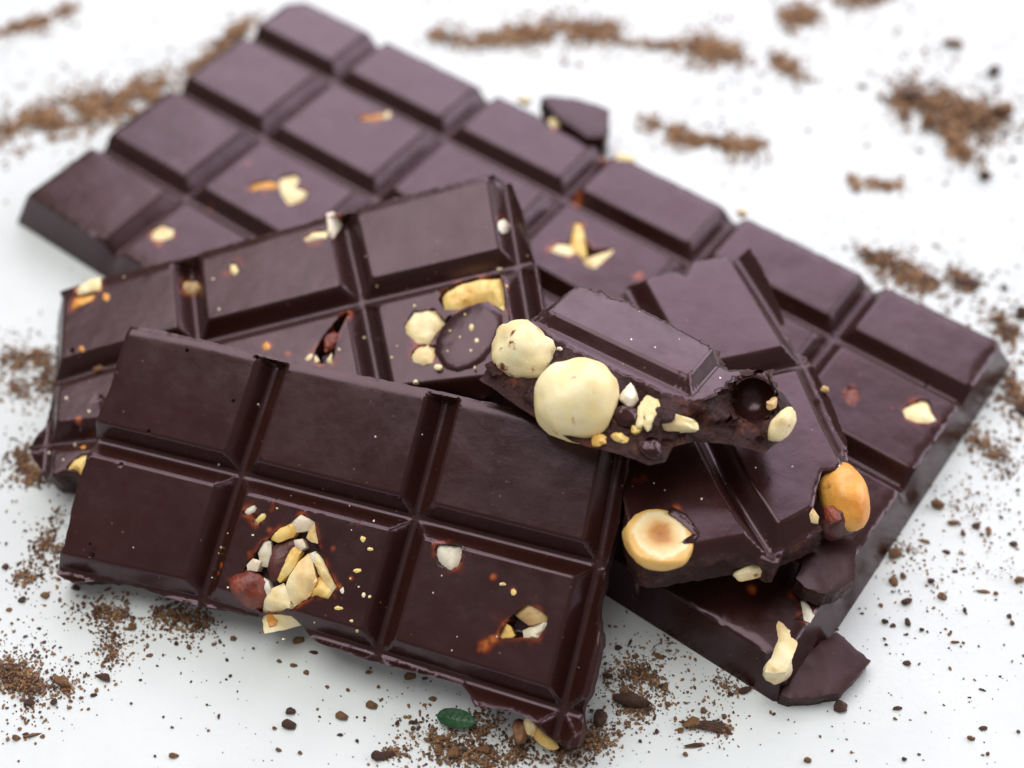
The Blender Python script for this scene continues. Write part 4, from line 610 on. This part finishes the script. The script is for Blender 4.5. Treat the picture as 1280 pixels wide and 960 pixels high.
def wall_band(top, bottom, nr, amp, seed, carve=(), bowl_cut=None):
    """fractured or moulded side between an upper and a lower ring; returns verts, faces (upper ring first, lower ring last)"""
    n = len(top)
    V = []
    for r in range(nr + 1):
        t = r / nr
        k = math.sin(math.pi * min(1, t * 1.0)) if 0 < r < nr else 0
        for i in range(n):
            a, b = np.array(top[i]), np.array(bottom[i])
            p = a + (b - a) * t
            if k and amp:
                j0, j1 = np.array(top[i - 1]), np.array(top[(i + 1) % n])
                tg = j1[:2] - j0[:2]
                nn = np.array([tg[1], -tg[0]]) / (np.linalg.norm(tg) + 1e-9)
                off = amp * (1.3 * smooth_noise(p[0] * 3 + seed, p[1] * 3, p[2] * 4) + .7 * smooth_noise(p[0] * 9, p[1] * 9 + seed, p[2] * 9))
                p = p + np.array([nn[0] * off, nn[1] * off, .4 * off]) * min(1, k * 1.5)
            V.append(p)
    V = np.array(V)
    for cx, cy, cz, cr in carve:
        c = np.array([cx, cy, cz])
        d = V - c
        L = np.linalg.norm(d, axis=1)
        idx = np.where((L < cr) & (np.arange(len(V)) >= n) & (np.arange(len(V)) < n * nr))[0]
        # push the surface inwards (away from the outside) on to the sphere
        inward = np.array([np.mean(V[:, 0]) - cx, np.mean(V[:, 1]) - cy, -.15])
        inward /= np.linalg.norm(inward)
        for i in idx:
            dv = d[i]
            b = dv @ inward
            disc = b * b - (dv @ dv - cr * cr)
            V[i] = V[i] + inward * (-b + math.sqrt(max(disc, 0)))
    if bowl_cut:
        c, br, ax = np.array(bowl_cut[0]), bowl_cut[1], np.array(bowl_cut[2])
        d = V - c
        al = d @ ax
        perp = np.linalg.norm(d - al[:, None] * ax, axis=1)
        for i in np.where((perp < br * 1.05) & (al > -br))[0]:
            if n <= i < n * nr:
                tgt = -math.sqrt(max(0.0, (br * 1.08) ** 2 - perp[i] ** 2))
                V[i] = V[i] + ax * (tgt - al[i])
        for i in np.where((perp >= br * 1.05) & (perp < br * 1.7) & (al > -br) & (al < br))[0]:
            if n <= i < n * nr:
                w = 1 - (perp[i] / br - 1.05) / .65
                V[i] = V[i] + ax * w * (br * .12 - al[i]) * .8
    F = []
    for r in range(nr):
        for i in range(n):
            j = (i + 1) % n
            F.append((r * n + i, (r + 1) * n + i, (r + 1) * n + j, r * n + j))
    return V, F


def build_bar(key, name, label, category, broken=True, seed=1, jitter=.007, wall_amp=.035, step=.075, rings=8):
    d = BAR_DATA[key]
    prof = Profile(d)
    root = bpy.data.objects.new(name, None)
    root.empty_display_size = 0.01
    col.objects.link(root)
    R, t = d['R'], d['t']
    root.matrix_world = Matrix(((R[0][0], R[0][1], R[0][2], t[0] * U), (R[1][0], R[1][1], R[1][2], t[1] * U), (R[2][0], R[2][1], R[2][2], t[2] * U), (0, 0, 0, 1)))
    tag(root, label, category)
    rng = random.Random(seed)
    poly = [tuple(p) for p in d['outline']]
    bot = [tuple(p) for p in d['bottom']] if d['bottom'] else None
    if ccw(poly) is not poly:
        poly = poly[::-1]
        bot = bot[::-1] if bot else None
    rs = resample(poly, step)
    n = len(rs)
    O2 = np.array([(x, y) for x, y, _, _ in rs])
    tan = np.roll(O2, -1, 0) - np.roll(O2, 1, 0)
    nrm = np.stack([tan[:, 1], -tan[:, 0]], 1) / (np.linalg.norm(tan, axis=1)[:, None] + 1e-9)
    if broken:
        off = np.array([jitter * (1.2 * smooth_noise(x * 5 + seed, y * 5, 0) + rng.uniform(-.8, .8)) for x, y in O2])
        O2 = O2 + nrm * off[:, None]
    # --- points
    pts = []
    for k, dd in enumerate((.022, .06)):
        q = O2 - nrm * dd
        dist, _ = poly_dist(q, O2, True)
        pts.append(q[inside(q, O2) & (dist > dd * .75)])
    rows = (0, .035, .06, .1, .15, .2, prof.g1, prof.g1 + .03, prof.g1 + .08)
    for gi, g in enumerate(prof.grooves):
        s = np.array([(x, y) for x, y, _, _ in resample(g.tolist(), .065, False)])
        tg = np.gradient(s, axis=0)
        nn = np.stack([tg[:, 1], -tg[:, 0]], 1) / np.linalg.norm(tg, axis=1)[:, None]
        for r in rows:
            for sgn in ((1, -1) if r else (1,)):
                q = s + nn * r * sgn
                q = q[inside(q, O2)]
                if len(q) == 0:
                    continue
                if prof.cell is None:
                    q = q[prof.dist(q) > r - .006]
                pts.append(q)
    for g in prof.rims:
        s = np.array([(x, y) for x, y, _, _ in resample(g.tolist(), .04, False)])
        tg = np.gradient(s, axis=0)
        nn = np.stack([tg[:, 1], -tg[:, 0]], 1) / np.linalg.norm(tg, axis=1)[:, None]
        for r in (.024, .04, .056, .076, .1, .13, .17):
            for sgn in (1, -1):
                q = s + nn * r * sgn
                pts.append(q[inside(q, O2)])
    lo, hi = O2.min(0), O2.max(0)
    gx = np.array([(x + rng.uniform(-.04, .04), y + rng.uniform(-.04, .04)) for x in np.arange(lo[0], hi[0], .16) for y in np.arange(lo[1], hi[1], .16)])
    gx = gx[inside(gx, O2)]
    if prof.cell is None:                   # finer points where two grooves cross
        fx = np.array([(x, y) for x in np.arange(lo[0], hi[0], .045) for y in np.arange(lo[1], hi[1], .045)])
        ds = np.sort([poly_dist(fx, g)[0] for g in prof.grooves], axis=0)
        fx = fx[((ds[0] < prof.g1) & (ds[1] - ds[0] < .05)) | ((ds[0] > prof.g1 + .1) & (ds[1] < prof.g1 + .22))]
        pts.append(fx[inside(fx, O2)])
    gx = gx[(prof.dist(gx) > prof.g1 + .1) | (prof.dist(gx) <= 0)]
    pts.append(gx)
    loops = []
    for hp, depth in d['holes']:
        hp = ccw([tuple(p) for p in hp])
        H = np.array([(x + rng.uniform(-.004, .004), y + rng.uniform(-.004, .004)) for x, y, _, _ in resample(hp, .04)])
        H = H[inside(H, O2)]
        if len(H) < 4:
            continue
        dist, _ = poly_dist(H, O2, True)
        H = H[dist > .03]
        if len(H) >= 4:
            loops.append((H, depth))
    for u, v, r in d['pits']:
        H = np.array([(u + r * math.cos(a), v + r * math.sin(a)) for a in np.arange(0, 6.28, .7)])
        loops.append((H, .1))
        pts.append(np.array([(u, v)]))
    for H, depth in loops:
        c = H.mean(0)
        for sc in (1.05, 1.12, 1.25):
            q = c + (H - c) * sc
            pts.append(q[inside(q, O2)])
        l, h2 = H.min(0), H.max(0)
        q = np.array([(x, y) for x in np.arange(l[0], h2[0], .045) for y in np.arange(l[1], h2[1], .045)])
        if len(q):
            dist, _ = poly_dist(q, H, True)
            pts.append(q[inside(q, H) & (dist > .015) & inside(q, O2)])
    for u, v, r, st in d['films']:
        q = np.array([(u + k * r * .5 * math.cos(a), v + k * r * .5 * math.sin(a)) for k in (0, 1, 2, 3) for a in np.arange(0, 6.28, .8)])
        pts.append(q[inside(q, O2)])
    Q = thin(np.vstack([p for p in pts if len(p)]))
    dist, _ = poly_dist(Q, O2, True)
    Q = Q[dist > .018]
    for H, depth in loops:
        dist, _ = poly_dist(Q, H, True)
        Q = Q[dist > .012]
    allp = [tuple(p) for p in O2]
    edges = [(i, (i + 1) % n) for i in range(n)]
    for H, depth in loops:
        o = len(allp)
        allp += [tuple(p) for p in H]
        edges += [(o + i, o + (i + 1) % len(H)) for i in range(len(H))]
    allp += [tuple(p) for p in Q]
    v2, _, tris, ov, _, _ = delaunay_2d_cdt([Vector(p) for p in allp], edges, [], 1, 1e-6)
    V = np.array([(v.x, v.y) for v in v2])
    z = prof.h(V)
    do, _ = poly_dist(V, O2, True)
    # worn edge
    edge_r = .032 if broken else .08
    e = np.clip(1 - do / edge_r, 0, 1)
    z -= e * e * np.array([.013 * (1 + .9 * smooth_noise(x * 14, y * 14, seed)) for x, y in V]) * (1.0 if broken else 2.6)
    z += np.array([.006 * smooth_noise(x * .9, y * .9, seed * 3.3) + .0025 * smooth_noise(x * 3, y * 3, seed) for x, y in V])
    film = np.zeros(len(V))
    for H, depth in loops:
        dist, _ = poly_dist(V, H, True)
        ins = inside(V, H) & (dist > .006)
        z[ins] -= depth * np.clip(dist[ins] / .03, .5, 1)
        if depth > .1 or len(H) > 9:
            film = np.maximum(film, np.where(inside(V, H), 0, np.exp(-(dist / .05) ** 2)) * (.75 if depth != .1 else 0))
    for u, v, r, st in d['films']:
        dd = np.hypot(V[:, 0] - u, V[:, 1] - v)
        film = np.maximum(film, st * np.exp(-(dd / (r * .75)) ** 2))
    # --- split the top into its squares
    T = np.array([t3 for t3 in tris])
    cen = V[T].mean(1)
    if prof.cell:
        keys = [0] * len(T)
    else:
        code = np.zeros(len(T), np.int64)
        for gi, g in enumerate(prof.grooves):
            code += (poly_dist(cen, g)[1] > 0).astype(np.int64) << gi
        keys = code.tolist()
    area = .5 * np.abs((V[T[:, 1], 0] - V[T[:, 0], 0]) * (V[T[:, 2], 1] - V[T[:, 0], 1]) - (V[T[:, 2], 0] - V[T[:, 0], 0]) * (V[T[:, 1], 1] - V[T[:, 0], 1]))
    cells = {}
    for i, k in enumerate(keys):
        cells.setdefault(k, []).append(i)
    square_of = {}
    full = [(x, y, zz) for (x, y), zz in zip(V, z)]
    for k in sorted(cells, key=lambda k: (-round(float(cen[cells[k]][:, 1].mean()), 0), float(cen[cells[k]][:, 0].mean()))):
        ids = cells[k]
        a = area[ids].sum()
        used = np.unique(T[ids])
        remap = {int(q): i for i, q in enumerate(used)}
        fs = [[remap[int(q)] for q in T[i]] for i in ids]
        square_of[k] = make_obj('square' if a > .7 else 'square_fragment', [full[q] for q in used], fs, 'chocolate', root, True, 72, attrs={'film': film[used]})
    # --- sides and underside
    zmap = {}
    for i, src in enumerate(ov):
        for s in src:
            if s < n:
                zmap[s] = z[i]
    top = [(O2[i][0], O2[i][1], zmap.get(i, prof.zg)) for i in range(n)]
    bottom = []
    for i, (x, y, si, f) in enumerate(rs):
        if bot:
            A, B = np.array(bot[si]), np.array(bot[(si + 1) % len(bot)])
            p = A + (B - A) * f
            if broken:
                p = p + nrm[i] * .02 * smooth_noise(p[0] * 6, p[1] * 6, 5)
        else:
            p = O2[i] + nrm[i] * (.035 * smooth_noise(x * 2.3, y * 2.3, seed + 7) + .02 * smooth_noise(x * 9, y * 9, seed))
        bottom.append((p[0], p[1], .012 * smooth_noise(x * 4, y * 4, 9) if broken else 0.0))
    WV, WF = wall_band(top, bottom, rings, wall_amp if broken else .0, seed, d['carve'], d.get('bowl'))
    WF = [tuple(f) for f in WF]
    idx = [0] * len(WF)
    WF.append(tuple(rings * n + i for i in range(n))[::-1])
    idx.append(0)
    make_obj('broken_side' if broken else 'moulded_side', WV, WF, ['broken' if broken else 'chocolate'], root, True, 60, idx)
    # --- nuts
    zf = prof.h

    def owner(u, v):
        k = 0
        if not prof.cell:
            for gi, g in enumerate(prof.grooves):
                k += int(poly_dist(np.array([[u, v]]), g)[1][0] > 0) << gi
        return square_of.get(k, root)
    for i, (kind, poly2, dz, dome, depth, tilt) in enumerate(d['nuts']):
        chunk(kind, [tuple(p) for p in poly2], zf, dz, dome, depth, seed * 31 + i, owner(*np.mean(poly2, axis=0)), tilt)
    for kind, c, rad, rot, sd, amp in d['blobs']:
        blob(kind, c, rad, rot, sd, amp, root, .30 if kind == 'halfnut' else None)
    if 'bowl' in d:
        bowl(*d['bowl'], seed, root)
    return root


def build_fragment(name, label, top_poly, ztop, zbot, seed, tilt=(0, 0), amp=.05, top_mat='broken', spread=.05):
    """small loose piece of chocolate lying with its base at zbot"""
    poly = ccw([tuple(p) for p in top_poly])
    c = np.mean(poly, axis=0)
    root = bpy.data.objects.new(name, None)
    root.empty_display_size = .005
    root.location = (c[0] * U, c[1] * U, zbot * U)
    col.objects.link(root)
    tag(root, label, 'chocolate piece')
    rs = resample([(p[0] - c[0], p[1] - c[1]) for p in poly], .06)
    n = len(rs)
    rng = random.Random(seed)
    O2 = np.array([(x + rng.uniform(-.012, .012), y + rng.uniform(-.012, .012)) for x, y, _, _ in rs])
    lo, hi = O2.min(0), O2.max(0)
    g = np.array([(x + rng.uniform(-.02, .02), y + rng.uniform(-.02, .02)) for x in np.arange(lo[0], hi[0], .08) for y in np.arange(lo[1], hi[1], .08)])
    dist, _ = poly_dist(g, O2, True)
    g = g[inside(g, O2) & (dist > .03)]
    P = np.vstack([O2, g])
    v2, _, tris, ov, _, _ = delaunay_2d_cdt([Vector(p) for p in P], [(i, (i + 1) % n) for i in range(n)], [], 1, 1e-6)
    V = np.array([(v.x, v.y) for v in v2])
    do, _ = poly_dist(V, O2, True)
    e = np.clip(1 - do / .06, 0, 1)
    z = ztop - zbot + V @ np.array(tilt) - .012 * e * e + np.array([.012 * smooth_noise(x * 2.5 + seed, y * 2.5, 0) + .006 * smooth_noise(x * 9, y * 9, seed) for x, y in V])
    make_obj('upper_face', [(x, y, zz) for (x, y), zz in zip(V, z)], tris, top_mat, root, True, 50, attrs={'film': [0] * len(V)})
    zm = {}
    for i, src in enumerate(ov):
        for s in src:
            if s < n:
                zm[s] = z[i]
    tan = np.roll(O2, -1, 0) - np.roll(O2, 1, 0)
    nrm = np.stack([tan[:, 1], -tan[:, 0]], 1) / (np.linalg.norm(tan, axis=1)[:, None] + 1e-9)
    bottom = [(*(O2[i] + nrm[i] * (spread * smooth_noise(O2[i][0] * 3, O2[i][1] * 3, seed))), 0.0) for i in range(n)]
    WV, WF = wall_band([(*O2[i], zm[i]) for i in range(n)], bottom, 6, amp, seed)
    WF = list(WF) + [tuple(6 * n + i for i in range(n))[::-1]]
    make_obj('broken_side', WV, WF, 'broken', root, True, 60)
    return root


# ------------------------------------------------------------------ the setting: a white table top
S = 130
tb = make_obj('table', [(-S, -S, 0), (S, -S, 0), (S, S, 0), (-S, S, 0)], [(0, 1, 2, 3)], 'table', None, False)
tag(tb, 'white table top strewn with cocoa crumbs', None, None, 'structure')

# ------------------------------------------------------------------ the chocolate
build_bar('whole', 'chocolate_bar', 'large whole dark chocolate bar of six by four squares lying flat under the others', 'chocolate bar', False, 3, step=.09, rings=4)
build_bar('leaning', 'chocolate_bar', 'broken dark bar with a big yellow nut, leaning behind the front bar on the left', 'chocolate bar', True, 5, wall_amp=.02)
build_bar('front', 'chocolate_bar', 'front broken dark bar with a cluster of split nuts and a red-skinned nut', 'chocolate bar', True, 8, wall_amp=.02)
build_bar('flat', 'chocolate_bar', 'broken dark piece on the whole bar with a halved hazelnut and an orange roasted nut', 'chocolate bar', True, 11, wall_amp=.06)
build_bar('top', 'chocolate_bar', 'topmost broken chunk showing two round whole hazelnuts in its broken face', 'chocolate bar', True, 14, jitter=.035, wall_amp=.15, step=.045, rings=18)
build_fragment('chocolate_fragment', 'flat angular chip of chocolate beside the front corner of the whole bar', CHIP_TOP, .25, 0.0, 21, amp=.015, top_mat='matt')
build_fragment('chocolate_fragment', 'dark chip of chocolate poking out behind the far edge of the whole bar', BEHIND_TOP, .80, 0.0, 22, amp=.03, top_mat='matt')
build_fragment('chocolate_fragment', 'jagged dark shard under the orange roasted nut', DANGLE_TOP, 1.10, .72, 23, (.05, .12), .02, 'matt', .02)


# ------------------------------------------------------------------ mint leaf
def build_leaf():
    (cx, cy), (ax, ay), (bx, by) = LEAF
    root = bpy.data.objects.new('mint_leaf', None)
    root.location = (cx * U, cy * U, 0)
    col.objects.link(root)
    tag(root, 'small dark green mint leaf on the table in front of the front bar', 'leaf')
    m, nt, b = new_mat('leaf_green')
    n1 = noise_node(nt, 600, 4)
    c = ramp(nt, n1.outputs['Fac'], [(0.3, (0.018, 0.07, 0.028)), (0.7, (0.06, 0.15, 0.07))])
    nt.links.new(c.outputs['Color'], b.inputs['Base Color'])
    b.inputs['Roughness'].default_value = .4
    bump(nt, b, [(n1.outputs['Fac'], .6, .0006)])
    L = math.hypot(bx - ax, by - ay) / 2
    ang = math.atan2(by - ay, bx - ax)
    ca, sa = math.cos(ang), math.sin(ang)
    verts, faces = [], []
    nu, nv = 22, 12
    for layer in (0, 1):
        for i in range(nu + 1):
            u = i / nu * 2 - 1
            w = .125 * (1 - u * u) ** .55 + .004
            for j in range(nv + 1):
                v = j / nv * 2 - 1
                x, y = u * L, v * w
                zz = .07 + .07 * abs(v) ** 1.3 * (1 - u * u) ** .5 + .03 * u * u + .006 * math.sin(u * 16 + abs(v) * 6) - layer * .018
                verts.append((ca * x - sa * y, sa * x + ca * y, zz))
    o = (nu + 1) * (nv + 1)
    for i in range(nu):
        for j in range(nv):
            a = i * (nv + 1) + j
            faces.append((a, a + nv + 1, a + nv + 2, a + 1))
            faces.append((o + a, o + a + 1, o + a + nv + 2, o + a + nv + 1))
    for i in range(nu):
        for j in (0, nv):
            a, b2 = i * (nv + 1) + j, (i + 1) * (nv + 1) + j
            faces.append((a, o + a, o + b2, b2) if j else (a, b2, o + b2, o + a))
    make_obj('leaf_blade', verts, faces, m, root)
    vv, ff = [], []
    for i in range(13):
        u = i / 12 * 2 - 1
        r = .014 * (1.1 - .5 * (u + 1) / 2)
        for k in range(6):
            a = k * math.pi / 3
            x, y, zz = u * L * 1.06, r * math.cos(a), .07 + .03 * u * u + r * math.sin(a)
            vv.append((ca * x - sa * y, sa * x + ca * y, zz))
    for i in range(12):
        for k in range(6):
            ff.append((i * 6 + k, i * 6 + (k + 1) % 6, (i + 1) * 6 + (k + 1) % 6, (i + 1) * 6 + k))
    rib = make_obj('midrib', vv, ff, m, root)
    for k in range(5):
        for sg in (-1, 1):
            vv, ff = [], []
            u0 = -.7 + k * .3
            for i in range(7):
                q = i / 6
                u = u0 + .24 * q
                w = .125 * max(0.02, 1 - u * u) ** .55
                v = q * .85
                x, y = u * L, sg * v * w
                zz = .076 + .07 * v ** 1.3 * max(0, 1 - u * u) ** .5 + .03 * u * u + .006 * math.sin(u * 16 + v * 6)
                r = .006 * (1.2 - q)
                for a in range(4):
                    yy, z2 = y + r * math.cos(a * math.pi / 2), zz + r * math.sin(a * math.pi / 2)
                    vv.append((ca * x - sa * yy, sa * x + ca * yy, z2))
            for i in range(6):
                for a in range(4):
                    ff.append((i * 4 + a, i * 4 + (a + 1) % 4, (i + 1) * 4 + (a + 1) % 4, (i + 1) * 4 + a))
            make_obj('side_vein', vv, ff, m, rib)


build_leaf()


# ------------------------------------------------------------------ crumbs
def crumb_shape(seed, sub=2, flake=False):
    bm = bmesh.new()
    bmesh.ops.create_icosphere(bm, subdivisions=sub, radius=1.0)
    rng = random.Random(seed)
    planes = [(Vector((rng.uniform(-1, 1), rng.uniform(-1, 1), rng.uniform(-.8, 1))).normalized(), rng.uniform(.55, .85)) for _ in range(9)]
    V = []
    for v in bm.verts:
        p = v.co.copy()
        r = 1 + .45 * smooth_noise(p.x * 1.5 + seed * 3.7, p.y * 1.5, p.z * 1.5) + .25 * smooth_noise(p.x * 4, p.y * 4 + seed, p.z * 4)
        q = p * r
        for n, dd in planes:
            e = q.dot(n) - dd
            if e > 0:
                q -= n * e * .85
        V.append((q.x, q.y, q.z * (.45 if flake else .8)))
    zmin = min(v[2] for v in V)
    V = [(x, y, z - zmin) for x, y, z in V]
    F = [[v.index for v in f.verts] for f in bm.faces]
    bm.free()
    return V, F


SHAPES = []
for i in range(12):
    V, F = crumb_shape(i, 3 if i < 6 else 2, i % 3 == 2)
    for mk in ('crumb_dark', 'crumb_tan'):
        me = bpy.data.meshes.new('crumb')
        me.from_pydata([tuple(c * U for c in v) for v in V], [], F)
        me.materials.append(MAT[mk])
        me.polygons.foreach_set('use_smooth', [True] * len(me.polygons))
        me.update()
        me.set_sharp_from_angle(angle=math.radians(38))
        SHAPES.append(me)

ANCHORS = (                                # (x, y) on the table and how that spot is described
    (-6.6, -4.6, 'beside the lower left corner of the front bar'), (-6.9, -6.9, 'near the dark heap at the bottom left of the picture'),
    (-4.6, -6.2, 'on the bare table below the left half of the front bar'), (-2.4, -6.2, 'on the bare table below the split nut cluster'),
    (-1.1, -6.9, 'just left of the green leaf'), (0.0, -7.0, 'below the nutty right corner of the front bar'),
    (1.6, -5.4, 'between the front bar and the whole bar'), (2.6, -6.2, 'below the front edge of the whole bar'),
    (4.3, -6.0, 'just below the flat angular chip'), (6.3, -5.6, 'on the bare table at the lower right'),
    (5.2, -3.6, 'right of the flat angular chip'), (6.4, -2.2, 'right of the shard and orange nut'),
    (7.6, 0.2, 'beside the right end of the whole bar'), (7.4, 3.2, 'above the right corner of the whole bar'),
    (6.0, 9.0, 'in the blurred background at the upper right'), (-7.5, 0.5, 'left of the leaning bar'))


def crumb_label(x, y, rx, ry, dark):
    where = min(ANCHORS, key=lambda a: math.hypot(a[0] - x, a[1] - y))[2]
    big = max(rx, ry)
    size = 'large' if big > .17 else 'medium' if big > .11 else 'small' if big > .075 else 'tiny'
    r = rx / ry
    shape = 'elongated' if r > 1.9 else 'upright narrow' if r < .75 else 'oblong' if r > 1.35 else 'roundish'
    return '%s %s %s crumb %s' % (size, 'dark' if dark else 'tan', shape, where)


rng = random.Random(77)
for i, (x, y, rx, ry) in enumerate(CRUMBS):
    big = max(rx, ry)
    k = rng.randrange(6) if big > .08 else 6 + rng.randrange(6)
    dark = rng.random() < .4
    me = SHAPES[k * 2 + (0 if dark else 1)]
    o = bpy.data.objects.new('crumb', me)
    o.location = (x * U, y * U, -.0004 * big)
    o.scale = (rx * 1.02, ry * 1.02, min(rx, ry) * rng.uniform(.8, 1.15))
    o.rotation_euler = (rng.uniform(-.15, .15), rng.uniform(-.15, .15), rng.uniform(-.35, .35))
    col.objects.link(o)
    lab = crumb_label(x, y, rx, ry, dark)
    tag(o, lab, 'crumb', lab.replace(' crumb ', ' crumbs '))
o = bpy.data.objects.new('crumb', SHAPES[3])
o.location = tuple(c * U for c in (GROOVE_CRUMB[0], GROOVE_CRUMB[1], GROOVE_CRUMB[2] - .03))
o.scale = (.085, .075, .08)
col.objects.link(o)
tag(o, 'round tan crumb lodged in the groove of the leaning bar', 'crumb')


def scatter(name, label, items, mats):
    """one joined mesh of many tiny crumbs; items: x, y, z, sx, sy, sz, rot, shape, material"""
    verts, faces, idx = [], [], []
    for x, y, z, sx, sy, sz, rot, V, F, mi in items:
        o = len(verts)
        c, s = math.cos(rot), math.sin(rot)
        for a, b, d in V:
            a, b = a * sx, b * sy
            verts.append((x + c * a - s * b, y + s * a + c * b, z + d * sz))
        for f in F:
            faces.append([q + o for q in f])
            idx.append(mi)
    ob = make_obj(name, verts, faces, mats, None, False, None, idx)
    tag(ob, label, 'crumbs', None, 'stuff')
    return ob


TINY = [crumb_shape(100 + i, 1, i % 2 == 0) for i in range(10)]
pile_items = []
far_items = []
for L, w, h, cnt, size, tone in PILES:
    segs = list(zip(L[:-1], L[1:]))
    lens = [math.hypot(b[0] - a[0], b[1] - a[1]) + 1e-6 for a, b in segs]
    tot = sum(lens)
    far = L[0][1] > 4
    for _ in range(int(cnt * (2.8 if far else 2.3))):
        r = rng.uniform(0, tot)
        for (a, b), l in zip(segs, lens):
            if r <= l:
                break
            r -= l
        t = min(1, r / l)
        u = (rng.random() ** .8) * rng.choice((-1, 1))
        sp = rng.choice((.32, .45, .55, .75, 1.1)) if far else rng.choice((.32, .42, .55, .85, 1.35))
        gx, gy = rng.gauss(0, sp), rng.gauss(0, sp)
        clump = smooth_noise(a[0] * 2 + t * 5, gx * 3, gy * 3)
        x = a[0] + (b[0] - a[0]) * t + gx * w
        y = a[1] + (b[1] - a[1]) * t + gy * h
        if smooth_noise(x * 2.2, y * 2.2, 4.4) < -.22 and rng.random() < .8:
            continue
        rr = math.hypot(gx, gy)
        sz = size * rng.choice((.35, .45, .55, .7, .9, 1.2)) * rng.uniform(.8, 1.2) * (.85 if far else .74)
        el = rng.uniform(.6, 1.7)
        z = max(0, .55 * (1 - rr)) * rng.random() ** 1.5 * min(w, h) * .45
        dark = rng.random() < (.10, .28, .28)[tone]
        V, F = TINY[rng.randrange(10)]
        (far_items if y > 4 else pile_items).append((x, y, z, sz * el, sz, sz * rng.uniform(.5, 1.), rng.uniform(0, 6.28), V, F, 0 if dark else 1))
# thin sprinkle over the whole table
for _ in range(11000):
    x, y = rng.uniform(-9.5, 9.5), rng.uniform(-8.5, 16)
    dens = .30 + .9 * smooth_noise(x * .35 + 3, y * .35, 1.3)
    if x > 3.8 and y < 4: dens += .30
    if y > 5 and x > 3: dens += .25
    if x < -6 and y < 4: dens += .2
    if rng.random() > dens:
        continue
    sz = rng.choice((.006, .007, .008, .010, .013, .02)) * rng.uniform(.8, 1.3) * (1.7 if y > 4 else 1.1)
    V, F = TINY[rng.randrange(10)]
    (far_items if y > 4 else pile_items).append((x, y, 0, sz * rng.uniform(.7, 1.8), sz, sz * .7, rng.uniform(0, 6.28), V, F, 0 if rng.random() < .45 else 1))
scatter('cocoa_crumbs', 'fine cocoa crumbs in small heaps around the chocolate on the white table', pile_items, ['crumb_dark', 'crumb_tan'])
scatter('cocoa_crumbs', 'blurred streaks of cocoa crumbs on the table behind the chocolate', far_items, ['crumb_dark', 'crumb_warm'])
